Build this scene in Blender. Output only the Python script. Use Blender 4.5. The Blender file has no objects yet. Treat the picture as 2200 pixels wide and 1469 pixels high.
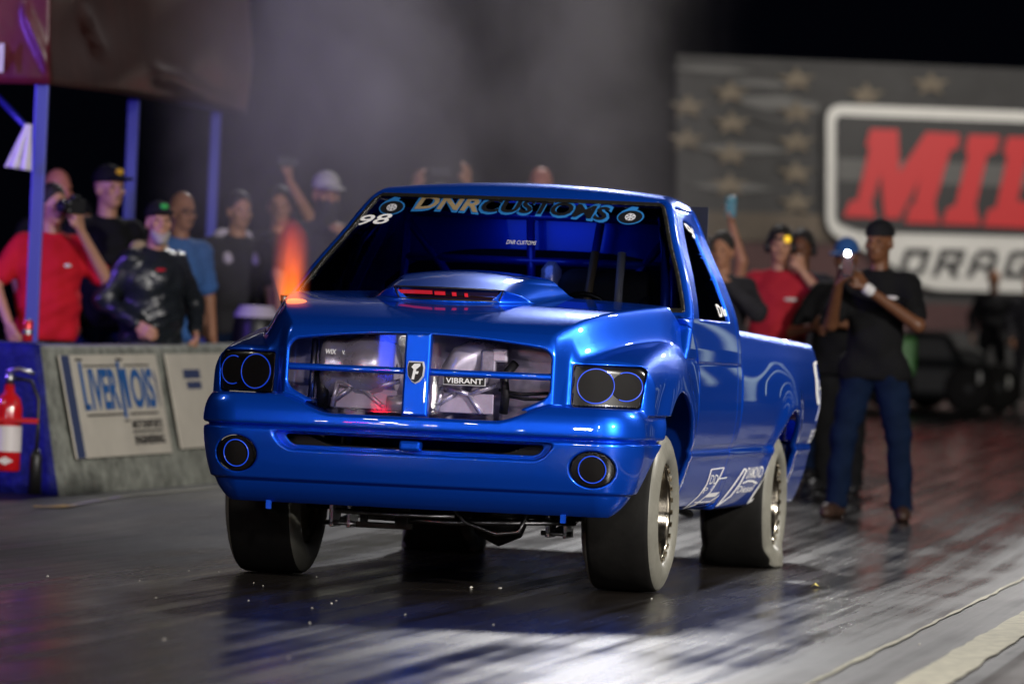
import bpy, bmesh, math, random
import numpy as np
from mathutils import Vector, Matrix

random.seed(7); np.random.seed(7)
R = math.radians
scene = bpy.context.scene
COL = scene.collection

# ------------------------------------------------------------------ camera
F_PX = 10873.0; ROLL = R(2.5); CX, CY = 1100.0, 734.5
CAM_H = 1.0; PITCH = math.atan((780.0 - CY) / F_PX)
cam_d = bpy.data.cameras.new('camera'); cam = bpy.data.objects.new('camera', cam_d); COL.objects.link(cam)
cam_d.sensor_width = 36.0; cam_d.lens = F_PX / 2200.0 * 36.0
cam_d.clip_start = 0.5; cam_d.clip_end = 2000
_c, _s = math.cos(ROLL), math.sin(ROLL)
_fwd = Vector((0, math.cos(PITCH), math.sin(PITCH))); _U = Vector((0, -math.sin(PITCH), math.cos(PITCH))); _X = Vector((1, 0, 0))
_right = _c * _X + _s * _U; _up = -_s * _X + _c * _U
_m = Matrix((_right, _up, -_fwd)).transposed().to_4x4(); _m.translation = (0, 0, CAM_H)
cam.matrix_world = _m
cam_d.dof.use_dof = True; cam_d.dof.focus_distance = 22.3; cam_d.dof.aperture_fstop = 2.5
scene.camera = cam

# ------------------------------------------------------------------ night sky, exposure
world = bpy.data.worlds.new('World'); scene.world = world; world.use_nodes = True
_bg = world.node_tree.nodes['Background']; _bg.inputs[0].default_value = (0.35, 0.45, 1.0, 1); _bg.inputs[1].default_value = 0.0016
scene.view_settings.view_transform = 'Standard'; scene.view_settings.look = 'None'
scene.view_settings.exposure = 0.0; scene.view_settings.gamma = 1.0; scene.view_settings.use_curve_mapping = False
scene.cycles.use_denoising = True
try: scene.cycles.denoiser = 'OPENIMAGEDENOISE'
except Exception: pass
scene.cycles.max_bounces = 8; scene.cycles.diffuse_bounces = 2; scene.cycles.glossy_bounces = 4
scene.cycles.transmission_bounces = 4; scene.cycles.transparent_max_bounces = 12; scene.cycles.volume_bounces = 0
scene.cycles.volume_step_rate = 2.0; scene.cycles.volume_max_steps = 96
scene.cycles.sample_clamp_indirect = 4.0; scene.cycles.caustics_reflective = False; scene.cycles.caustics_refractive = False

# ------------------------------------------------------------------ floodlights of the track (lamps on poles outside the frame), then lamps added for reflections
def flood(name, loc, target, power, size, col, shape='RECTANGLE', size_y=None, spread=180):
    d = bpy.data.lights.new(name, 'AREA'); d.energy = power; d.color = col; d.size = size; d.shape = shape
    if shape == 'RECTANGLE': d.size_y = size_y or size
    d.spread = R(spread)
    o = bpy.data.objects.new(name, d); COL.objects.link(o); o.location = loc
    v = Vector(target) - Vector(loc); o.rotation_euler = v.to_track_quat('-Z', 'Y').to_euler()
    return o
TGT = (0.0, 23.5, 0.8)
# floodlight masts round the starting line, all outside the picture; the smaller lamps after them are added for reflections on the truck
flood('floodlight', (12, 9, 6.5), (0.4, 24, .8), 4000, .8, (1, .95, .88))
flood('floodlight', (12, 27, 9), (0.2, 25.0, 1.1), 120, .8, (1, .95, .86), spread=42)
flood('floodlight', (13, 42, 13), (1.3, 26, .9), 4, .9, (1, .97, .93), spread=18)
flood('floodlight', (9.6, 68, 10), (1.2, 26, 1), 6, .42, (1, .97, .95), spread=10)
flood('floodlight', (11.2, 64, 8), (1.2, 26, 1), 3.5, .34, (1, .97, .95), spread=12)
flood('floodlight', (14, 60, 12), (1.2, 26, 1), 3.5, .34, (1, .97, .95), spread=12)
flood('floodlight', (4.5, -8, 10), TGT, 1650, 1.4, (1, .96, .92))
flood('floodlight', (-4, -6, 8), TGT, 380, 1.0, (.92, .94, 1))
flood('floodlight', (1.0, 47, 9.8), (.4, 14, 0), 720, .8, (1, .98, .97))
flood('floodlight', (-9, 24, 7), (-3, 34, .8), 110, .8, (1, .93, .80))
flood('sign_floodlight', (9, 66, 9), (7, 76, 4), 1250, 1.2, (1, .95, .86))
flood('purple_stage_lamp', (-6.5, 30.5, 2.6), (-2.5, 34.2, 1.4), 180, .4, (.22, .10, 1.0))
for _x, _z, _w, _h, _cc, _e in ((-7.4, 3.3, .6, .35, (.03, .08, 1), 10), (-6.6, 3.5, .45, .18, (1, 1, 1), 16), (-7.5, 2.75, .7, .14, (1, .02, .05), 16), (-6.9, 2.55, .4, .12, (1, .85, .4), 8), (-6.2, 2.7, .35, .12, (1, .95, .85), 9),
                               (-8.6, 2.7, .35, .12, (1, .95, .85), 9), (-5.4, 2.9, .3, .12, (1, .95, .9), 8), (-7.2, 4.6, .4, .12, (1, .95, .9), 8), (-6.0, 4.9, .3, .12, (1, .95, .9), 7), (-4.4, 4.4, .3, .1, (1, .95, .9), 7)):
    flood('reflection_lamp', (_x, 9.5, _z), (0, 23, .9), _e * 1.8, _w, _cc, size_y=_h)  # coloured lamps added only for their reflections in grille and bumper
for _x, _z, _e in ((-5, 3.4, 16), (5.6, 3.0, 20), (6.4, 3.0, 20), (1.4, 5.6, 12), (2.2, 5.6, 12)):
    flood('highlight_lamp', (_x, 2, _z), TGT, _e, .22, (1, .97, .95))  # small lamps added for sharp highlights in the clear coat
for _x, _y, _w, _h in ((12.4, 56, .14, 3.2), (12.9, 56, .10, 2.6), (14.2, 56.3, .10, 3.0), (15.9, 56.5, .16, 3.2), (16.3, 56.6, .10, 2.4), (17.6, 57, .12, 2.6), (20.0, 57.5, .26, 3.6)):
    flood('light_box', (_x, _y, 2.3), (1, 26, .9), 1.6 * _w * _h, _w, (.80, 1, .82), size_y=_h)  # tall greenish lamps added to put pale patches in the door's reflection


# ------------------------------------------------------------------ pixel helpers (measure the photograph once, place in metres)
def ray(px, py):
    dx, dy = px - CX, py - CY
    ux = _c * dx + _s * dy; uy = -_s * dx + _c * dy
    v = _X * (ux / F_PX) + _fwd - _U * (uy / F_PX)
    return v
def at(px, py, Y):
    r = ray(px, py); k = Y / r.y
    return Vector((r.x * k, Y, CAM_H + r.z * k))
def gz(Y):
    t = Y - 26.6
    if t <= -1: return 0.0
    if t < 1: return 0.0178 * (t + 1) ** 2 / 4
    return 0.0178 * t
def og(px, py):
    r = ray(px, py); lo, hi = 5.0, 300.0
    for _ in range(50):
        m = (lo + hi) / 2
        if CAM_H + r.z * m / r.y > gz(m): lo = m
        else: hi = m
    return at(px, py, lo)

# ------------------------------------------------------------------ objects
def tag(o, label=None, cat=None, group=None, kind=None):
    if label: o['label'] = label
    if cat: o['category'] = cat
    if group: o['group'] = group
    if kind: o['kind'] = kind
    return o
def empty(name, loc=(0, 0, 0), rz=0.0, label=None, cat=None, group=None):
    o = bpy.data.objects.new(name, None); COL.objects.link(o); o.location = loc; o.rotation_euler = (0, 0, rz)
    o.empty_display_size = 0.2
    return tag(o, label, cat, group)
def link(name, me, mat=None, parent=None, smooth=True):
    o = bpy.data.objects.new(name, me); COL.objects.link(o)
    if mat is not None and not me.materials:
        me.materials.append(M[mat] if isinstance(mat, str) else mat)
    if parent is not None: o.parent = parent
    if smooth and len(me.polygons):
        me.polygons.foreach_set('use_smooth', np.ones(len(me.polygons), dtype=bool))
    return o
def mesh_from(verts, faces, name='m'):
    me = bpy.data.meshes.new(name); me.from_pydata([tuple(v) for v in verts], [], [tuple(f) for f in faces]); me.update()
    return me
def bm_mesh(bm, name='m'):
    bmesh.ops.recalc_face_normals(bm, faces=bm.faces[:])
    me = bpy.data.meshes.new(name); bm.to_mesh(me); bm.free(); return me
def box_bm(bm, lo, hi, bevel=0.0, mtx=None):
    r = bmesh.ops.create_cube(bm, size=1.0); vs = r['verts']
    lo, hi = Vector(lo), Vector(hi)
    for v in vs:
        v.co = Vector((lo[i] + (v.co[i] + .5) * (hi[i] - lo[i]) for i in range(3)))
    if bevel > 0:
        es = list({e for v in vs for e in v.link_edges})
        rr = bmesh.ops.bevel(bm, geom=es, offset=bevel, segments=2, affect='EDGES', profile=.5)
        vs = list({v for f in rr['faces'] for v in f.verts} | {v for v in vs if v.is_valid})
    if mtx is not None:
        for v in vs: v.co = mtx @ v.co
    return vs
def box(name, lo, hi, mat, parent=None, bevel=0.0, mtx=None, smooth=False):
    bm = bmesh.new(); box_bm(bm, lo, hi, bevel, mtx)
    return link(name, bm_mesh(bm, name), mat, parent, smooth)
def tube_data(pts, rad, n=10, closed=False):
    pts = [Vector(p) for p in pts]; N = len(pts); vs = []; fs = []
    rads = rad if isinstance(rad, (list, tuple)) else [rad] * N
    prev = None
    for i, p in enumerate(pts):
        if closed: t = pts[(i + 1) % N] - pts[i - 1]
        else: t = pts[min(i + 1, N - 1)] - pts[max(i - 1, 0)]
        t.normalize()
        if prev is None:
            a = Vector((0, 0, 1)) if abs(t.z) < .9 else Vector((1, 0, 0))
            u = t.cross(a).normalized()
        else:
            u = (prev - t * prev.dot(t)).normalized()
        prev = u; w = t.cross(u)
        for k in range(n):
            a = 2 * math.pi * k / n
            vs.append(p + (u * math.cos(a) + w * math.sin(a)) * rads[i])
    m = N if closed else N - 1
    for i in range(m):
        for k in range(n):
            j = (i + 1) % N
            fs.append((i * n + k, i * n + (k + 1) % n, j * n + (k + 1) % n, j * n + k))
    if not closed:
        fs.append(tuple(range(n - 1, -1, -1))); fs.append(tuple((N - 1) * n + k for k in range(n)))
    return vs, fs
def tube(name, pts, rad, mat, parent=None, n=10, closed=False):
    v, f = tube_data(pts, rad, n, closed)
    return link(name, mesh_from(v, f, name), mat, parent)
def multi(name, datas, mat, parent=None, smooth=True):
    V, Fc = [], []
    for v, f in datas:
        o = len(V); V += list(v); Fc += [tuple(i + o for i in q) for q in f]
    return link(name, mesh_from(V, Fc, name), mat, parent, smooth)
def lathe_data(prof, n=48, axis='x'):
    """profile of (axial, radius) turned round the x axis"""
    vs = []; fs = []; P = len(prof)
    for k in range(n):
        a = 2 * math.pi * k / n
        for (ax, r) in prof:
            if axis == 'x': vs.append((ax, r * math.cos(a), r * math.sin(a)))
            else: vs.append((r * math.cos(a), r * math.sin(a), ax))
    for k in range(n):
        for i in range(P - 1):
            a = k * P + i; b = ((k + 1) % n) * P + i
            fs.append((a, b, b + 1, a + 1))
    return vs, fs
def lathe(name, prof, mat, parent=None, n=48, axis='x', loc=None):
    v, f = lathe_data(prof, n, axis)
    o = link(name, mesh_from(v, f, name), mat, parent)
    if loc is not None: o.location = loc
    return o
def text_data(s, size=1.0, offset=0.0, extrude=0.0, shear=0.0, res=3, spacing=1.0):
    """flat lettering as triangles: (verts Nx3 centred on x, faces), built-in font"""
    cu = bpy.data.curves.new('txt', 'FONT'); cu.body = s; cu.size = size; cu.offset = offset; cu.extrude = extrude
    cu.shear = shear; cu.resolution_u = res; cu.space_character = spacing; cu.align_x = 'CENTER'; cu.align_y = 'CENTER'
    ob = bpy.data.objects.new('txt', cu); COL.objects.link(ob)
    dg = bpy.context.evaluated_depsgraph_get(); me = bpy.data.meshes.new_from_object(ob.evaluated_get(dg))
    bm = bmesh.new(); bm.from_mesh(me); bmesh.ops.triangulate(bm, faces=bm.faces[:])
    V = np.array([v.co[:] for v in bm.verts]) if bm.verts else np.zeros((0, 3)); Fc = [tuple(v.index for v in f.verts) for f in bm.faces]
    bm.free(); bpy.data.objects.remove(ob); bpy.data.curves.remove(cu); bpy.data.meshes.remove(me)
    return V, Fc
def fit_text(s, w, h, **kw):
    V, Fc = text_data(s, 1.0, **kw)
    lo, hi = V.min(0), V.max(0); c = (lo + hi) / 2
    V = (V - c); V[:, 0] *= w / max(1e-6, hi[0] - lo[0]); V[:, 1] *= h / max(1e-6, hi[1] - lo[1])
    return V, Fc
def subdiv_flat(V, Fc, n=1):
    bm = bmesh.new(); vs = [bm.verts.new(v) for v in V]
    for f in Fc:
        try: bm.faces.new([vs[i] for i in f])
        except Exception: pass
    for _ in range(n):
        bmesh.ops.subdivide_edges(bm, edges=[e for e in bm.edges if e.calc_length() > .03], cuts=1, use_grid_fill=True)
    bmesh.ops.triangulate(bm, faces=bm.faces[:])
    bm.verts.index_update()
    V2 = np.array([v.co[:] for v in bm.verts]); F2 = [tuple(v.index for v in f.verts) for f in bm.faces]; bm.free()
    return V2, F2

# ------------------------------------------------------------------ materials
M = {}
def mat(name, col, rough=.5, metal=0.0, coat=0.0, coat_r=.03, spec=.5, noise=0.0, nscale=8.0, bump=0.0, bscale=40.0, emis=None, estr=0.0, sheen=0.0, rvar=0.0, alpha=1.0, trans=0.0, ior=1.45):
    m = bpy.data.materials.new(name); m.use_nodes = True; nt = m.node_tree; b = nt.nodes['Principled BSDF']
    b.inputs['Base Color'].default_value = (*col, 1); b.inputs['Roughness'].default_value = rough; b.inputs['Metallic'].default_value = metal
    b.inputs['Specular IOR Level'].default_value = spec; b.inputs['IOR'].default_value = ior
    b.inputs['Coat Weight'].default_value = coat; b.inputs['Coat Roughness'].default_value = coat_r
    b.inputs['Sheen Weight'].default_value = sheen; b.inputs['Alpha'].default_value = alpha; b.inputs['Transmission Weight'].default_value = trans
    if emis: b.inputs['Emission Color'].default_value = (*emis, 1); b.inputs['Emission Strength'].default_value = estr
    if noise > 0 or rvar > 0 or bump > 0:
        tc = nt.nodes.new('ShaderNodeTexCoord')
    if noise > 0 or rvar > 0:
        n = nt.nodes.new('ShaderNodeTexNoise'); n.inputs['Scale'].default_value = nscale; n.inputs['Detail'].default_value = 5; n.inputs['Roughness'].default_value = .6
        nt.links.new(tc.outputs['Object'], n.inputs['Vector'])
        if noise > 0:
            mp = nt.nodes.new('ShaderNodeMapRange'); mp.inputs[1].default_value = .25; mp.inputs[2].default_value = .75
            mp.inputs[3].default_value = 1 - noise; mp.inputs[4].default_value = 1 + noise
            nt.links.new(n.outputs['Fac'], mp.inputs[0])
            mx = nt.nodes.new('ShaderNodeMix'); mx.data_type = 'RGBA'; mx.blend_type = 'MULTIPLY'; mx.inputs[0].default_value = 1
            mx.inputs[6].default_value = (*col, 1); nt.links.new(mp.outputs[0], mx.inputs[7]); nt.links.new(mx.outputs[2], b.inputs['Base Color'])
        if rvar > 0:
            mp = nt.nodes.new('ShaderNodeMapRange'); mp.inputs[1].default_value = .3; mp.inputs[2].default_value = .7
            mp.inputs[3].default_value = max(.02, rough - rvar); mp.inputs[4].default_value = rough + rvar
            nt.links.new(n.outputs['Fac'], mp.inputs[0]); nt.links.new(mp.outputs[0], b.inputs['Roughness'])
    if bump > 0:
        n2 = nt.nodes.new('ShaderNodeTexNoise'); n2.inputs['Scale'].default_value = bscale; n2.inputs['Detail'].default_value = 4
        nt.links.new(tc.outputs['Object'], n2.inputs['Vector'])
        bp = nt.nodes.new('ShaderNodeBump'); bp.inputs['Strength'].default_value = bump; bp.inputs['Distance'].default_value = .02
        nt.links.new(n2.outputs['Fac'], bp.inputs['Height']); nt.links.new(bp.outputs[0], b.inputs['Normal'])
    M[name] = m; return m
def glass(name, tint, refl_rough=.01, see=.6, ior=1.5):
    """thin pane: tinted transparency under a Fresnel gloss"""
    m = bpy.data.materials.new(name); m.use_nodes = True; nt = m.node_tree; nt.nodes.remove(nt.nodes['Principled BSDF'])
    out = nt.nodes['Material Output']; tr = nt.nodes.new('ShaderNodeBsdfTransparent'); tr.inputs[0].default_value = (*tint, 1)
    gl = nt.nodes.new('ShaderNodeBsdfGlossy'); gl.inputs['Roughness'].default_value = refl_rough; gl.inputs[0].default_value = (1, 1, 1, 1)
    fr = nt.nodes.new('ShaderNodeFresnel'); fr.inputs[0].default_value = ior
    mx = nt.nodes.new('ShaderNodeMixShader'); nt.links.new(fr.outputs[0], mx.inputs[0]); nt.links.new(tr.outputs[0], mx.inputs[1]); nt.links.new(gl.outputs[0], mx.inputs[2])
    nt.links.new(mx.outputs[0], out.inputs[0]); M[name] = m; return m

# truck
pm = mat('paint', (0.003, 0.085, 0.72), rough=.33, metal=.70, coat=1.0, coat_r=.015, spec=.5); pm.node_tree.nodes['Principled BSDF'].inputs['Specular Tint'].default_value = (.45, .62, 1.0, 1)
_nt = pm.node_tree; _b = _nt.nodes['Principled BSDF']          # metallic flake: tiny tilts under the clear coat
_tc = _nt.nodes.new('ShaderNodeTexCoord'); _n = _nt.nodes.new('ShaderNodeTexNoise'); _n.inputs['Scale'].default_value = 900
_nt.links.new(_tc.outputs['Object'], _n.inputs['Vector']); _bp = _nt.nodes.new('ShaderNodeBump'); _bp.inputs['Strength'].default_value = .10; _bp.inputs['Distance'].default_value = .001
_nt.links.new(_n.outputs['Fac'], _bp.inputs['Height']); _nt.links.new(_bp.outputs[0], _b.inputs['Normal'])
mat('paint_gap', (.004, .004, .005), .6)
mat('black_plastic', (.007, .006, .006), .6, spec=.15)
mat('lamp_black', (.008, .007, .007), .25, coat=.3, spec=.3); mat('cooler', (.56, .50, .60), .38, metal=.35, noise=.2, nscale=14)
mat('ring_blue', (.02, .08, .7), .25, emis=(.012, .08, .9), estr=.28)
mat('rubber_seal', (.012, .011, .009), .35)
mat('tyre', (.007, .0065, .006), .7, noise=.35, nscale=14, bump=.05, bscale=60, spec=.25)
mat('sidewall', (.17, .165, .14), .40, noise=.22, nscale=9, bump=.12, bscale=25)  # dusty rubber, with the strong side light put into its pale colour
mat('rim', (.62, .56, .46), .16, metal=1.0, rvar=.06, nscale=18)
mat('rim_dark', (.52, .46, .36), .34, metal=1.0)
mat('steel', (.42, .42, .44), .30, metal=1.0, noise=.25, nscale=20)
mat('alu', (.78, .73, .80), .30, metal=.55, noise=.22, nscale=10, rvar=.08)
mat('alu_mesh', (.42, .40, .46), .40, metal=.7, noise=.3, nscale=60)
mat('chassis', (.016, .015, .015), .5, noise=.4, nscale=12)
mat('cage_blue', (.004, .04, .50), .34, metal=.3, coat=1)
mat('seat', (.007, .007, .010), .7)
mat('cabin', (.006, .007, .016), .8)
mat('scoop_glass', (.02, .008, .010), .08, coat=1.0)
mat('red_lamp', (.45, .01, .015), .3, emis=(1.0, .03, .05), estr=.35)
mat('decal_white', (.80, .80, .82), .35)
mat('decal_tan', (.24, .18, .10), .4)
mat('decal_black', (.008, .008, .010), .35)
mat('decal_blue', (.02, .15, .42), .35)
mat('decal_silver', (.55, .55, .60), .35)
glass('windscreen_glass', (.62, .64, .72), .008)
glass('side_glass', (.07, .075, .085), .008)
glass('clear_glass', (.86, .84, .90), .045)
# setting
mat('concrete', (.24, .25, .22), .75, noise=.6, nscale=9, bump=.8, bscale=20)
mat('banner_white', (.62, .58, .50), .40, noise=.10, nscale=4, bump=.10, bscale=5)
mat('banner_blue', (.02, .12, .38), .4)
mat('banner_navy', (.05, .07, .16), .4)
mat('banner_black', (.02, .02, .022), .4)
mat('cloth_blue', (.010, .012, .16), .55, spec=.15, noise=.5, nscale=14, bump=.6, bscale=26)
mat('canopy', (.050, .016, .013), .42, noise=.3, nscale=3, bump=.3, bscale=4.0, coat=.25, coat_r=.18)
mat('canopy_red', (.10, .010, .022), .36, noise=.3, nscale=3, bump=.4, bscale=4.0)
mat('post_blue_lit', (.05, .06, .30), .35, metal=.3)  # blue lamp light falling on the posts is put into this colour
mat('towel', (.66, .62, .70), .9, bump=.4, bscale=30)
mat('letter_grey', (.55, .52, .55), .5)
mat('can_red', (.55, .02, .03), .25, metal=.3)
mat('can_silver', (.62, .6, .6), .25, metal=.9)
mat('ext_red', (.50, .008, .012), .22, coat=.8)
mat('ext_label', (.62, .58, .58), .4)
mat('ext_black', (.012, .012, .013), .4)
mat('kerb_yellow', (.50, .33, .05), .7, noise=.4, nscale=20)
mat('line_paint', (.46, .44, .34), .7, noise=.45, nscale=14)
mat('chip', (.65, .62, .56), .6)
mat('leaf', (.55, .45, .12), .7)
mat('sign_panel', (.030, .029, .030), .7, noise=.45, nscale=1.2)
mat('sign_dark', (.022, .021, .023), .6, noise=.2, nscale=1.5)
mat('sign_grey', (.085, .083, .082), .6)
mat('sign_white', (.56, .55, .53), .6, noise=.08, nscale=1.0)
mat('sign_red', (.46, .020, .024), .55)
mat('sign_maroon', (.060, .024, .025), .7, noise=.3, nscale=1.5)
mat('sign_tan', (.085, .065, .048), .7, noise=.35, nscale=1.5)
mat('star_tan', (.135, .108, .078), .7, noise=.35, nscale=3)
mat('car_dark', (.008, .009, .010), .6)
mat('car_green', (.06, .30, .04), .4)
mat('car_lamp', (.7, .7, .66), .2, coat=.5)
mat('steel_grey', (.25, .25, .26), .45, metal=.7)
# people
mat('skin_light', (.46, .235, .150), .5, noise=.10, nscale=20)
mat('skin_tan', (.40, .185, .105), .5, noise=.10, nscale=20)
mat('skin_brown', (.150, .062, .030), .42, noise=.12, nscale=20)
mat('skin_red', (.46, .17, .12), .5, noise=.10, nscale=20)
mat('hair_dark', (.015, .012, .010), .6, bump=.8, bscale=60)
mat('hair_grey', (.38, .34, .30), .7, bump=.8, bscale=50)
mat('eye_dark', (.02, .014, .012), .25)
mat('cloth_red', (.52, .012, .024), .85, spec=.15, noise=.10, nscale=6, bump=.5, bscale=9)
mat('cloth_red2', (.42, .022, .035), .85, spec=.15, noise=.10, nscale=6, bump=.5, bscale=9)
mat('cloth_black', (.009, .009, .010), .85, spec=.15, noise=.2, nscale=6, bump=.5, bscale=9)
mat('cloth_charcoal', (.030, .029, .034), .85, spec=.15, noise=.2, nscale=6, bump=.5, bscale=9)
mat('jacket_black', (.012, .015, .019), .30, noise=.3, nscale=8, bump=1.0, bscale=9)
mat('cloth_tan', (.42, .32, .23), .9, spec=.15, bump=.6, bscale=40)
mat('jeans', (.07, .13, .28), .85, spec=.15, noise=.2, nscale=10, bump=.4, bscale=12)
mat('jeans_dark', (.004, .011, .034), .85, spec=.15, noise=.25, nscale=8, bump=.5, bscale=9)
mat('cloth_blue2', (.06, .16, .42), .8, spec=.15, bump=.4, bscale=12)
mat('cap_blue', (.03, .10, .30), .8, spec=.15)
mat('cap_white', (.50, .47, .46), .85, spec=.15)
mat('cap_black', (.010, .010, .012), .8, spec=.15)
mat('patch_yellow', (.75, .42, .02), .6)
mat('patch_green', (.02, .42, .06), .6)
mat('patch_white', (.70, .68, .68), .6)
mat('band_lime', (.45, .75, .02), .5)
mat('shoe_brown', (.05, .026, .018), .55)
mat('shoe_dark', (.018, .018, .02), .5)
mat('phone_black', (.010, .010, .012), .15, coat=.6)
mat('flash', (1, 1, 1), .4, emis=(1.0, .97, .94), estr=420)
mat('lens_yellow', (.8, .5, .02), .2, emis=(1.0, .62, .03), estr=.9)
mat('screen_teal', (.02, .12, .15), .2, emis=(.02, .14, .18), estr=.35)
mat('belt_lilac', (.55, .48, .60), .7)
mat('pink_blur', (.42, .26, .24), .7)

# ------------------------------------------------------------------ implicit surfaces -> meshes
def smax(a, b, r):
    u = np.maximum(a + r, 0); v = np.maximum(b + r, 0)
    return np.minimum(-r, np.maximum(a, b)) + np.sqrt(u * u + v * v)
def smin(a, b, r): return -smax(-a, -b, r)
def sstep(t):
    t = np.clip(t, 0, 1); return t * t * (3 - 2 * t)
class Spl:
    """smooth curve through points (monotone cubic), tabulated"""
    def __init__(s, pts, n=3000):
        p = sorted(pts); x = np.array([q[0] for q in p], float); y = np.array([q[1] for q in p], float)
        h = np.diff(x); d = np.diff(y) / h; m = np.zeros_like(y)
        m[0], m[-1] = d[0], d[-1]
        for i in range(1, len(x) - 1):
            if d[i - 1] * d[i] > 0:
                w1, w2 = 2 * h[i] + h[i - 1], h[i] + 2 * h[i - 1]; m[i] = (w1 + w2) / (w1 / d[i - 1] + w2 / d[i])
        X = np.linspace(x[0], x[-1], n); k = np.clip(np.searchsorted(x, X) - 1, 0, len(x) - 2); t = (X - x[k]) / h[k]
        Y = (1 + 2 * t) * (1 - t) ** 2 * y[k] + t * (1 - t) ** 2 * h[k] * m[k] + t * t * (3 - 2 * t) * y[k + 1] + t * t * (t - 1) * h[k] * m[k + 1]
        s.X, s.Y = X, Y
    def __call__(s, v):
        r = np.interp(v, s.X, s.Y); return r.astype(np.float32) if getattr(v, 'dtype', None) == np.float32 else r
def net(F, lo, h):
    """naive surface nets over a sampled field"""
    F = F.astype(np.float32); S = F < 0; nx, ny, nz = F.shape
    cnt = np.zeros((nx - 1, ny - 1, nz - 1), np.int8)
    for i in (0, 1):
        for j in (0, 1):
            for k in (0, 1): cnt += S[i:nx - 1 + i, j:ny - 1 + j, k:nz - 1 + k]
    act = (cnt > 0) & (cnt < 8); idx = np.full(act.shape, -1, np.int64); I = np.argwhere(act); idx[act] = np.arange(len(I))
    acc = np.zeros((len(I), 3), np.float32); num = np.zeros(len(I), np.float32)
    cor = [(i, j, k) for i in (0, 1) for j in (0, 1) for k in (0, 1)]
    for a in cor:
        for ax in range(3):
            if a[ax] == 1: continue
            b = list(a); b[ax] = 1
            fa = F[I[:, 0] + a[0], I[:, 1] + a[1], I[:, 2] + a[2]]; fb = F[I[:, 0] + b[0], I[:, 1] + b[1], I[:, 2] + b[2]]
            m = (fa < 0) != (fb < 0); t = np.where(m, fa / np.where(m, fa - fb, 1), 0)
            p = np.tile(np.array(a, np.float32), (len(I), 1)); p[:, ax] += t
            acc[m] += p[m]; num[m] += 1
    V = (I + acc / num[:, None]) * h + np.array(lo)
    Q = []
    for ax in range(3):
        u, v = (ax + 1) % 3, (ax + 2) % 3
        s0 = [slice(None)] * 3; s1 = [slice(None)] * 3; s0[ax] = slice(0, -1); s1[ax] = slice(1, None)
        A, B = S[tuple(s0)], S[tuple(s1)]; E = np.argwhere(A != B)
        ok = (E[:, u] > 0) & (E[:, v] > 0) & (E[:, u] < F.shape[u] - 1) & (E[:, v] < F.shape[v] - 1); E = E[ok]
        ins = A[E[:, 0], E[:, 1], E[:, 2]]
        def cell(du, dv):
            c = E.copy(); c[:, u] += du; c[:, v] += dv; return idx[c[:, 0], c[:, 1], c[:, 2]]
        q = np.stack([cell(-1, -1), cell(0, -1), cell(0, 0), cell(-1, 0)], 1)
        q[~ins] = q[~ins][:, ::-1]; Q.append(q)
    Q = np.concatenate(Q) if Q else np.zeros((0, 4), int)
    return V, Q[(Q >= 0).all(1)]
def grad(fn, V, e=1.5e-3):
    x, y, z = V[:, 0], V[:, 1], V[:, 2]
    return np.stack([fn(x + e, y, z) - fn(x - e, y, z), fn(x, y + e, z) - fn(x, y - e, z), fn(x, y, z + e) - fn(x, y, z - e)], 1) / (2 * e)
def raw_mesh(V, Q, name, normals=None):
    me = bpy.data.meshes.new(name); n, k = Q.shape
    me.vertices.add(len(V)); me.vertices.foreach_set('co', np.ascontiguousarray(V, np.float32).ravel())
    me.loops.add(n * k); me.loops.foreach_set('vertex_index', np.ascontiguousarray(Q, np.int32).ravel())
    me.polygons.add(n); me.polygons.foreach_set('loop_start', np.arange(0, n * k, k, dtype=np.int32))
    me.polygons.foreach_set('loop_total', np.full(n, k, np.int32))
    me.polygons.foreach_set('use_smooth', np.ones(n, bool)); me.update(calc_edges=True); me.validate()
    if normals is not None and len(normals) == len(me.vertices): me.normals_split_custom_set_from_vertices(normals.tolist())
    return me
def solid(name, fn, lo, hi, h, mat=None, parent=None, newton=4, ret=False):
    lo = np.array(lo, float); hi = np.array(hi, float); n = np.ceil((hi - lo) / h).astype(int) + 1
    ax = [(lo[i] + h * np.arange(n[i])).astype(np.float32) for i in range(3)]
    Fv = np.broadcast_to(fn(ax[0][:, None, None], ax[1][None, :, None], ax[2][None, None, :]), n)
    V, Q = net(Fv, lo, h)
    for _ in range(newton):
        g = grad(fn, V); f = fn(V[:, 0], V[:, 1], V[:, 2]); st = (f / np.maximum((g * g).sum(1), .25))[:, None] * g
        L = np.linalg.norm(st, axis=1, keepdims=True); V = V - st * np.minimum(1, .35 * h / np.maximum(L, 1e-9))
    g = grad(fn, V); N = g / np.maximum(np.linalg.norm(g, axis=1, keepdims=True), 1e-9)
    me = raw_mesh(V, Q, name, N)
    if ret: return me
    return link(name, me, mat, parent)
def mirror_mesh(me, name):
    """mirrored copy (x -> -x)"""
    nv = len(me.vertices); V = np.empty(nv * 3, np.float32); me.vertices.foreach_get('co', V); V = V.reshape(-1, 3)
    k = me.polygons[0].loop_total; L = np.empty(len(me.loops), np.int32); me.loops.foreach_get('vertex_index', L); Q = L.reshape(-1, k)[:, ::-1]
    V = V * np.array([-1, 1, 1]); m2 = raw_mesh(V, np.ascontiguousarray(Q), name)
    return m2

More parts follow.
